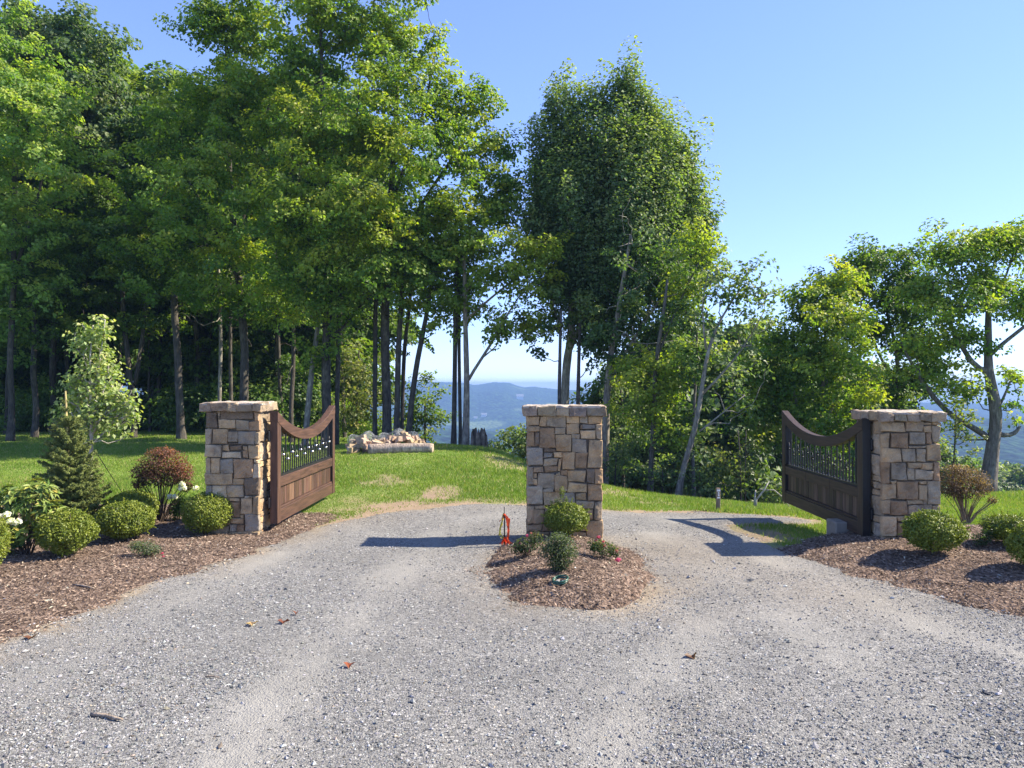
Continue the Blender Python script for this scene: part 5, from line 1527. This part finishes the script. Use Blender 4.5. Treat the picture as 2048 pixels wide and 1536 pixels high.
# numbered post
g = hit(1436, 1022); D = g[1]
h = (1022 - 976) * D / FPX; w = 7.5 * D / FPX
t = thing("marker_post", "short weathered post with a white mark on its top", "post", g)
mb = MB(); box(mb, g + (0, 0, h / 2 - .08), (w, w, h + .16), (.21, .165, .125), bev=.004); mb.build("post", m_wood("weathered_post", None, (7, 7, .6)), t)
WHITE = m_plain("white_paint", (.75, .75, .74), .6, .3)
mb = MB()
for dx, dz, ww, hh in ((.0, .035, .9, .030), (.0, .075, .35, .030), (.0, .108, .42, .028), (.0, .148, .75, .024)):
    box(mb, g + (dx, -w / 2 - .003, h - dz), (w * ww, .006, hh))
mb.build("white_mark", WHITE, t)
# dead branch and broken stubs on the slope edge
mb = MB(); D = 12.6
b0 = pt(1512, 1020, D); b0[2] = float(surf(b0[0], b0[1])[0]) - .05
DEAD = (.36, .33, .28)
tube(mb, [b0, pt(1512, 1000, D), pt(1528, 980, D), pt(1538, 962, D)], [.02, .018, .014, .006], 6, DEAD, rough=.15)
tube(mb, [b0 + (-.03, 0, 0), pt(1509, 1000, D), pt(1511, 980, D)], [.02, .017, .01], 6, DEAD, rough=.15)
tube(mb, [pt(1528, 980, D), pt(1548, 980, D), pt(1566, 995, D), pt(1580, 1015, D)], [.010, .010, .009, .006], 5, DEAD)
tube(mb, [pt(1528, 979, D), pt(1518, 978, D)], [.01, .006], 5, DEAD)
tag(mb.build("dead_branch", BARK, None, b0), "grey forked dead branch standing at the edge of the slope", "branch")

# stump, log, split wood, wire
D = 17.3
b0 = pt(958, 905, 19.2); b0[2] = float(surf(b0[0], b0[1])[0]); r = np.random.default_rng(650)
h = 46 * 18.2 / FPX; R = 15 * 18.2 / FPX
n, m = 36, 9
V, C = [], []
for k in range(m):
    f = k / (m - 1)
    for q in range(n):
        th = q * 2 * math.pi / n
        jag = 1 if f < .99 else 1
        ridge = 1 + .16 * math.sin(th * 7 + 1.3) + .07 * math.sin(th * 13)
        top = .62 + .38 * abs(vnoise(np.array([math.cos(th) * 2.4, math.sin(th) * 2.4]), 7)) * 1.9 + .1 * r.random()
        V.append((b0[0] + R * ridge * (1.25 - .28 * f) * math.cos(th), b0[1] + R * ridge * (1.25 - .28 * f) * math.sin(th), b0[2] - .1 + (h * min(top, 1.12) + .1) * f))
        C.append(np.array((.13, .105, .085)) * (1 + .45 * math.sin(th * 7 + 1.3)) * r.uniform(.8, 1.2))
i = np.arange(m - 1)[:, None] * n; j = np.arange(n)[None]
F = np.stack([i + j, i + (j + 1) % n, i + n + (j + 1) % n, i + n + j], -1).reshape(-1, 4)
mb = MB(); mb.add(V, F, np.array(C))
Vi = np.array(V[-n:]); Vc = Vi.copy(); Vc[:, :2] = b0[:2] + (Vi[:, :2] - b0[:2]) * .6; Vc[:, 2] = b0[2] + h * .5
q = np.arange(n); mb.add(np.concatenate([Vi, Vc]), np.stack([q, (q + 1) % n, n + (q + 1) % n, n + q], -1), (.10, .075, .055))
mb.F.append((np.array([list(range(n))]) + mb.n - n, 0, False))
tag(mb.build("tree_stump", BARK, None, b0), "jagged broken dark stump against the light-barked maple", "stump")

g = hit(800, 907); D = g[1]; yl = g[1] + .12
xa, xb = (737 - 1024) / FPX * yl, (866 - 1024) / FPX * yl
t = thing("felled_log", "barked felled log lying along the front of the split wood", "log", (xa, yl, float(surf(xa, yl)[0])))
mb = MB(); n = 20
xs = np.linspace(xa, xb, n); zz = surf(xs, np.full(n, yl + .0)) + .085
tube(mb, np.stack([xs, yl + .04 * np.sin(xs * 2), zz], -1), np.linspace(.118, .102, n), 16, (.36, .285, .225), rough=.10, seed=4); mb.build("bark", BARK, t)
mb = MB(); tube(mb, [(xa - .006, yl + .04 * math.sin(xa * 2), zz[0]), (xa + .02, yl + .04 * math.sin(xa * 2), zz[0])], .105, 16, (.11, .085, .065)); mb.build("cut_end", ATTR, t)
SW = "pieces of split wood heaped behind the log"
r = np.random.default_rng(660)
mb = MB()


def wedge(seed, L):
    rr = np.random.default_rng(seed); mb = MB()
    a = rr.uniform(.035, .065); b = rr.uniform(.03, .055)
    sec = np.array([(-a, -b), (a, -b * rr.uniform(.6, 1)), (a * rr.uniform(.3, 1), b), (-a * rr.uniform(.4, 1), b * rr.uniform(.7, 1.1))])
    V = np.concatenate([np.column_stack([np.full(4, -L / 2) + rr.normal(size=4) * .008, sec]), np.column_stack([np.full(4, L / 2) + rr.normal(size=4) * .008, sec * rr.uniform(.8, 1.1)])])
    F = [(0, 1, 2, 3), (7, 6, 5, 4), (0, 4, 5, 1), (1, 5, 6, 2), (2, 6, 7, 3), (3, 7, 4, 0)]
    mb.add(V, F, np.array((.44, .32, .22)) * rr.uniform(.8, 1.15) * (1, rr.uniform(.92, 1.05), rr.uniform(.85, 1.1)))
    o = mb.build("split_log", ATTR, None, (0, 0, 0))
    return tag(o, "pale split piece of firewood in the heap behind the log", "firewood", SW)


protos = [wedge(670 + k, .26) for k in range(6)]
cnt = 0
for (px0, px1, dy0, dy1, hgt, n) in ((700, 742, .15, .8, .30, 26), (735, 775, .3, .9, .22, 16), (772, 838, .25, 1.0, .34, 34)):
    for k in range(n):
        o = protos[cnt % 6] if cnt < 6 else protos[cnt % 6].copy()
        if cnt >= 6: COL.objects.link(o)
        cnt += 1
        y = yl + r.uniform(dy0, dy1); q = r.random(); x = ((px0 + (px1 - px0) * q) - 1024) / FPX * y
        cap_ = hgt * (1 - .75 * abs(2 * q - 1) ** 1.6) * (1 - .4 * abs((y - yl - (dy0 + dy1) / 2) / (dy1 - dy0)))
        o.location = (x, y, float(surf(x, y)[0]) + .045 + cap_ * r.random() ** .8)
        o.rotation_euler = (r.uniform(-.5, .5), r.uniform(-.45, .45), r.uniform(0, 3.1))
# crumpled wire fencing lying over the heap
for nm, lab, px0, px1, py, seed, dyy in (("wire_roll", "loose roll of grey wire fencing over the left end of the wood heap", 700, 768, 878, 1, .75), ("wire_roll", "loose roll of grey wire fencing over the right end of the wood heap", 764, 836, 880, 2, 1.0)):
    r = np.random.default_rng(680 + seed); mb = MB(); y = yl + dyy
    xa, xb = (px0 - 1024) / FPX * y, (px1 - 1024) / FPX * y
    zb = float(surf((xa + xb) / 2, y)[0]) + .18
    for k in range(34):
        x = xa + (xb - xa) * k / 33
        th = np.linspace(-.25, math.pi + .25, 12); R = .20 * (1 + .2 * math.sin(k * .4 + seed)) * (.75 + .5 * math.sin(math.pi * k / 33))
        tube(mb, np.stack([x + .03 * np.sin(th * 2 + k * .3), y + R * np.cos(th), zb + R * np.sin(th) * (.85 + .08 * r.random())], -1), .0032, 4, cap=False)
    for a in np.linspace(.2, math.pi - .2, 8):
        k = np.arange(12) * 3; R = .20 * (1 + .2 * np.sin(k * .4 + seed)) * (.75 + .5 * np.sin(math.pi * k / 33))
        tube(mb, np.stack([xa + (xb - xa) * k / 33, y + R * math.cos(a), zb + R * math.sin(a) * .9], -1), .0032, 4, cap=False)
    tag(mb.build(nm, WIRE, None, ((xa + xb) / 2, y, zb)), lab, "wire", "wire fencing on the wood heap")

# fallen leaves and sticks on the gravel
for px, py, s, col, lab in ((1383, 1315, .035, (.20, .11, .06), "curled brown leaf lying on the open gravel right of centre"), (568, 1247, .03, (.26, .09, .05), "red leaf on the gravel of the left wheel track"), (592, 1230, .02, (.26, .10, .06), "smaller red leaf just beyond the other on the left track"),
                            (62, 1278, .03, (.24, .11, .06), "reddish leaf at the edge of the left mulch bed"), (698, 1335, .03, (.36, .12, .06), "tiny reddish leaf on the pale wheel track"), (505, 1252, .035, (.5, .36, .2), "pale tan leaf left of the red ones")):
    g = hit(px, py); r = np.random.default_rng(px); mb = MB(); n = 9
    a = np.linspace(0, 6.283, n, endpoint=False); rr = s * (.65 + .5 * (np.arange(n) % 2)) * r.uniform(.8, 1.2, n)
    rim = np.stack([g[0] + rr * np.cos(a) * 1.2, g[1] + rr * np.sin(a), g[2] + .012 + .02 * r.random(n) + .01 * np.cos(2 * a)], -1)
    V = np.concatenate([rim, [g + (0, 0, .010)]]); q = np.arange(n)
    V2 = V - (0, 0, .002)
    mb.add(np.concatenate([V, V2]), np.concatenate([np.stack([q, (q + 1) % n, np.full(n, n)], -1), np.stack([(q + 1) % n, q, np.full(n, n)], -1) + n + 1]), col)
    tag(mb.build("fallen_leaf", LEAF, None, g), lab, "leaf", "dry leaves on the gravel")
for a, b, w, lab in (((182, 1433), (248, 1441), .010, "grey-brown stick lying on the near gravel"), ((146, 1172), (190, 1178), .009, "dark stick lying on the left mulch bed"), ((410, 1357), (440, 1357), .005, "small dark twig on the gravel beside the pale track")):
    p, q = hit(*a), hit(*b); mb = MB()
    P = np.array([lerp(p, q, u) + (0, .01 * math.sin(u * 5), .012) for u in np.linspace(0, 1, 6)])
    tube(mb, P, np.array([.8, 1, 1, .9, .8, .5]) * w, 6, (.24, .19, .15), rough=.2, seed=3); tag(mb.build("stick", BARK, None, p), lab, "stick")

# ---------------------------------------------------------------- houses far off in the valley
HW = m_plain("white_house_wall", (.75, .75, .73), .7, .2, nscale=.5); HR = m_plain("grey_house_roof", (.22, .22, .23), .8, .2, nscale=.5)
for px, py, s, lab in ((929, 836, 9, "white farmhouse on the valley side, nearest the light-barked maple"), (968, 836, 11, "white house on the valley side, midway between the maple and centre pillar"), (951, 840, 7, "small pale shed on the valley side left of the midway house"),
                      (1040, 801, 16, "long pale barn high on the far mountain near the centre pillar")):
    u = (px - 1024) / FPX
    D = None
    for k in range(len(hD)):
        if hD[k] > 500 and HZ[k, np.abs(hu - u).argmin()] > EYE - (py - HOR) / FPX * hD[k]:
            D = hD[k]; break
    if D is None: continue
    c = pt(px, py, D); z = hill_z(c[0], D)
    t = thing("house", lab, "house", (c[0], D, z), "houses far off in the valley")
    mb = MB(); box(mb, (c[0], D, z + s * .1), (s, s * .7, s * .6)); mb.build("wall", HW, t)
    mb = MB(); V = np.array([(-.55, -.4, 0), (.55, -.4, 0), (.55, .4, 0), (-.55, .4, 0), (-.55, 0, .34), (.55, 0, .34)]) * s + (c[0], D, z + s * .4 + .02)
    mb.add(V[[0, 1, 5, 4]], [(0, 1, 2, 3)]); mb.add(V[[2, 3, 4, 5]], [(0, 1, 2, 3)]); mb.add(V[[0, 4, 3]], [(0, 1, 2)]); mb.add(V[[1, 2, 5]], [(0, 1, 2)]); mb.add(V[[3, 2, 1, 0]], [(0, 1, 2, 3)])
    mb.build("roof", HR, t)

# ---------------------------------------------------------------- scattered stuff: stones, chips, grass
r = np.random.default_rng(700)


def in_view(x, y, m=1.06):
    return np.abs(x / y) < 1024 / FPX * m


N = 190000
y = 3.2 + 9.2 * r.random(N) ** 1.9; x = (r.random(N) * 2 - 1) * y * .72
P = np.stack([x, y], -1); sd = z_drive(P)[1]
dc = drive_col(P, sd)
keep = (sd > .0) & (wob(P, sd_poly(P, LEFT_BED), 2.2, 21) < .02) & (wob(P, sd_poly(P, RIGHT_BED), 2.2, 41) < .02) & (wob(P, sd_poly(P, ISLAND), 2.4, 31) < .02)
keep &= r.random(N) < .42 + .58 * sstep(-.35, .45, fbm(P * 1.1, 41, 4))
keep &= r.random(N) > .95 * dc[:, 0] + .6 * dc[:, 1]
P = P[keep]; n = len(P); z = surf(P[:, 0], P[:, 1])
s = np.exp(r.normal(size=n) * .36) * .0050
big = r.random(n) < .018; s[big] *= r.uniform(1.4, 2.0, big.sum())
base = np.array([(1, 0, 0), (0, 1, 0), (-1, 0, 0), (0, -1, 0), (0, 0, 1), (0, 0, -1)], float)
V = base[None] * s[:, None, None] * np.stack([r.uniform(.8, 1.6, n), r.uniform(.6, 1.1, n), r.uniform(.4, .8, n)], -1)[:, None] + r.normal(size=(n, 6, 3)) * s[:, None, None] * .17
th = r.uniform(0, 6.28, n); c, s_ = np.cos(th)[:, None], np.sin(th)[:, None]
V = np.stack([V[..., 0] * c - V[..., 1] * s_, V[..., 0] * s_ + V[..., 1] * c, V[..., 2]], -1)
V += np.stack([P[:, 0], P[:, 1], z + s * .28], -1)[:, None]
F0 = np.array([(0, 1, 4), (1, 2, 4), (2, 3, 4), (3, 0, 4), (1, 0, 5), (2, 1, 5), (3, 2, 5), (0, 3, 5)])
F = (F0[None] + np.arange(n)[:, None, None] * 6).reshape(-1, 3)
v = np.clip(.215 * np.exp(r.normal(size=n) * .42), .06, .42)
C = v[:, None] * np.array((.985, .98, .955)) * (1 + r.normal(size=(n, 3)) * .025)
w = r.random(n) < .06; C[w] *= np.array((1.15, 1.0, .8))
mb = MB(); mb.add(V.reshape(-1, 3), F, np.repeat(C, 6, 0)); tag(mb.build("loose_gravel", PEBBLE), "loose crushed stones strewn over the drive", "gravel", None, "stuff")

# bark chips
mb = MB()
for poly, fun, N, bb, seed in ((LEFT_BED, lambda P: z_bed(P, LEFT_BED, .08, 1.3, 21)[1], 56000, (-8, -2.2, 4.5, 11.4), 1), (RIGHT_BED, lambda P: z_bed(P, RIGHT_BED, .20, .9, 41)[1], 34000, (2.8, 7.4, 4.6, 10.2), 2), (ISLAND, lambda P: island_h(P)[1], 11000, (-.6, 1.7, 5.9, 9.4), 3)):
    P = np.stack([r.uniform(bb[0], bb[1], N), r.uniform(bb[2], bb[3], N)], -1); sd = fun(P)
    k = (sd > -.05 - .12 * r.random(N) ** 3) & in_view(P[:, 0], P[:, 1]); P = P[k]; n = len(P)
    z = surf(P[:, 0], P[:, 1])
    th = r.uniform(0, 6.28, n); d = np.stack([np.cos(th), np.sin(th), r.normal(size=n) * .28], -1)
    v = np.exp(r.normal(size=n) * .5)[:, None]
    C = np.clip(np.array((.19, .139, .103)) * v, .045, .42); pl = r.random(n) < .09; C[pl] = np.array((.47, .37, .28)) * r.uniform(.6, 1.15, (pl.sum(), 1))
    L = r.uniform(.012, .044, n)
    leaves(mb, np.stack([P[:, 0], P[:, 1], z + .006 + .010 * r.random(n)], -1), np.array((0, 0, 1.)) + .38 * r.normal(size=(n, 3)), d, L, L * r.uniform(.18, .45, n), C, .03)
tag(mb.build("bark_chips", CHIP), "brown and pale bark chips covering the planting beds", "mulch", None, "stuff")

# grass blades
mb = MB()
N = 900000
y = 8.2 + 19 * r.random(N) ** 1.15; x = (r.random(N) * 2 - 1) * y * .70
P = np.stack([x, y], -1)
u = 1024 + x / y * FPX; Dc = np.interp(u, CREST[:, 0], CREST[:, 1])
k = (y < Dc + 2.2); P = P[k]; y = y[k]; x = x[k]
sd = z_drive(P)[1]; lb = wob(P, sd_poly(P, LEFT_BED), 2.2, 21); rb = wob(P, sd_poly(P, RIGHT_BED), 2.2, 41)
n_ = fbm(P * 3.0, 5, 3)
pat = sstep(0.05, 0.5, fbm(P * .9, 55, 4)) * sstep(-4.5, -2.5, x) * sstep(4, 2, x) * sstep(9, 11, y) * sstep(19, 15, y)
bare = np.exp(-(((x + 2.0) / 1.0) ** 2 + ((y - 11.3) / .9) ** 2)) * (.6 + .5 * fbm(P * 2, 8, 3)) + np.exp(-(((x - 3.1) / .5) ** 2 + ((y - 9.6) / 1.0) ** 2))
thin = np.clip(np.exp(-np.maximum(-sd, 0) / .30) * .9 * (.75 + .7 * n_) + .8 * pat + bare, 0, .97)
k = (sd < -.02) & (lb < .02) & (rb < .02) & (r.random(len(P)) > thin)
P = P[k]; n = len(P); z = zt(P[:, 0], P[:, 1])
D = P[:, 1]
h = r.uniform(.02, .055, n) * (1 + .5 * fbm(P * .8, 91, 3)) * np.where(P[:, 1] > np.interp(1024 + P[:, 0] / D * FPX, CREST[:, 0], CREST[:, 1]) - .8, 1.5, 1)
h = np.maximum(h, .015); w = .0042 * (1 + D * .06) * r.uniform(.7, 1.3, n)
th = r.uniform(0, 6.28, n); sx, sy = np.cos(th) * w, np.sin(th) * w
bx, by = r.normal(size=n) * .45 * h, r.normal(size=n) * .45 * h
V = np.stack([np.stack([P[:, 0] - sx, P[:, 1] - sy, z - .008], -1), np.stack([P[:, 0] + sx, P[:, 1] + sy, z - .008], -1), np.stack([P[:, 0] + bx, P[:, 1] + by, z + h], -1)], 1)
tt = np.clip(.5 + .25 * r.normal(size=n) + .35 * fbm(P * .7, 92, 3), 0, 1)[:, None]
C = lerp((.115, .20, .028), (.235, .31, .06), tt); dry = r.random(n) < .09; C[dry] = (.40, .33, .17)
mb.add(V.reshape(-1, 3), np.arange(n * 3).reshape(-1, 3), np.repeat(C, 3, 0))
tag(mb.build("grass", BLADE), "short green grass blades of the lawn and verges", "grass", None, "stuff")

# ---------------------------------------------------------------- the air
mb = MB(); box(mb, (0, 1650, -53), (9800, 3700, 140))
hz = mb.build("haze", [])
m, nt, out = mat_new("valley_air"); N_ = NT(nt)
v = nt.nodes.new("ShaderNodeVolumePrincipled")
v.inputs["Color"].default_value = (.26, .43, .74, 1)
v.inputs["Density"].default_value = 0.00052
v.inputs["Anisotropy"].default_value = 0.0
nt.links.new(v.outputs[0], out.inputs["Volume"])
hz.data.materials.append(m)
tag(hz, "blue summer haze over the valley", "haze", None, "stuff")
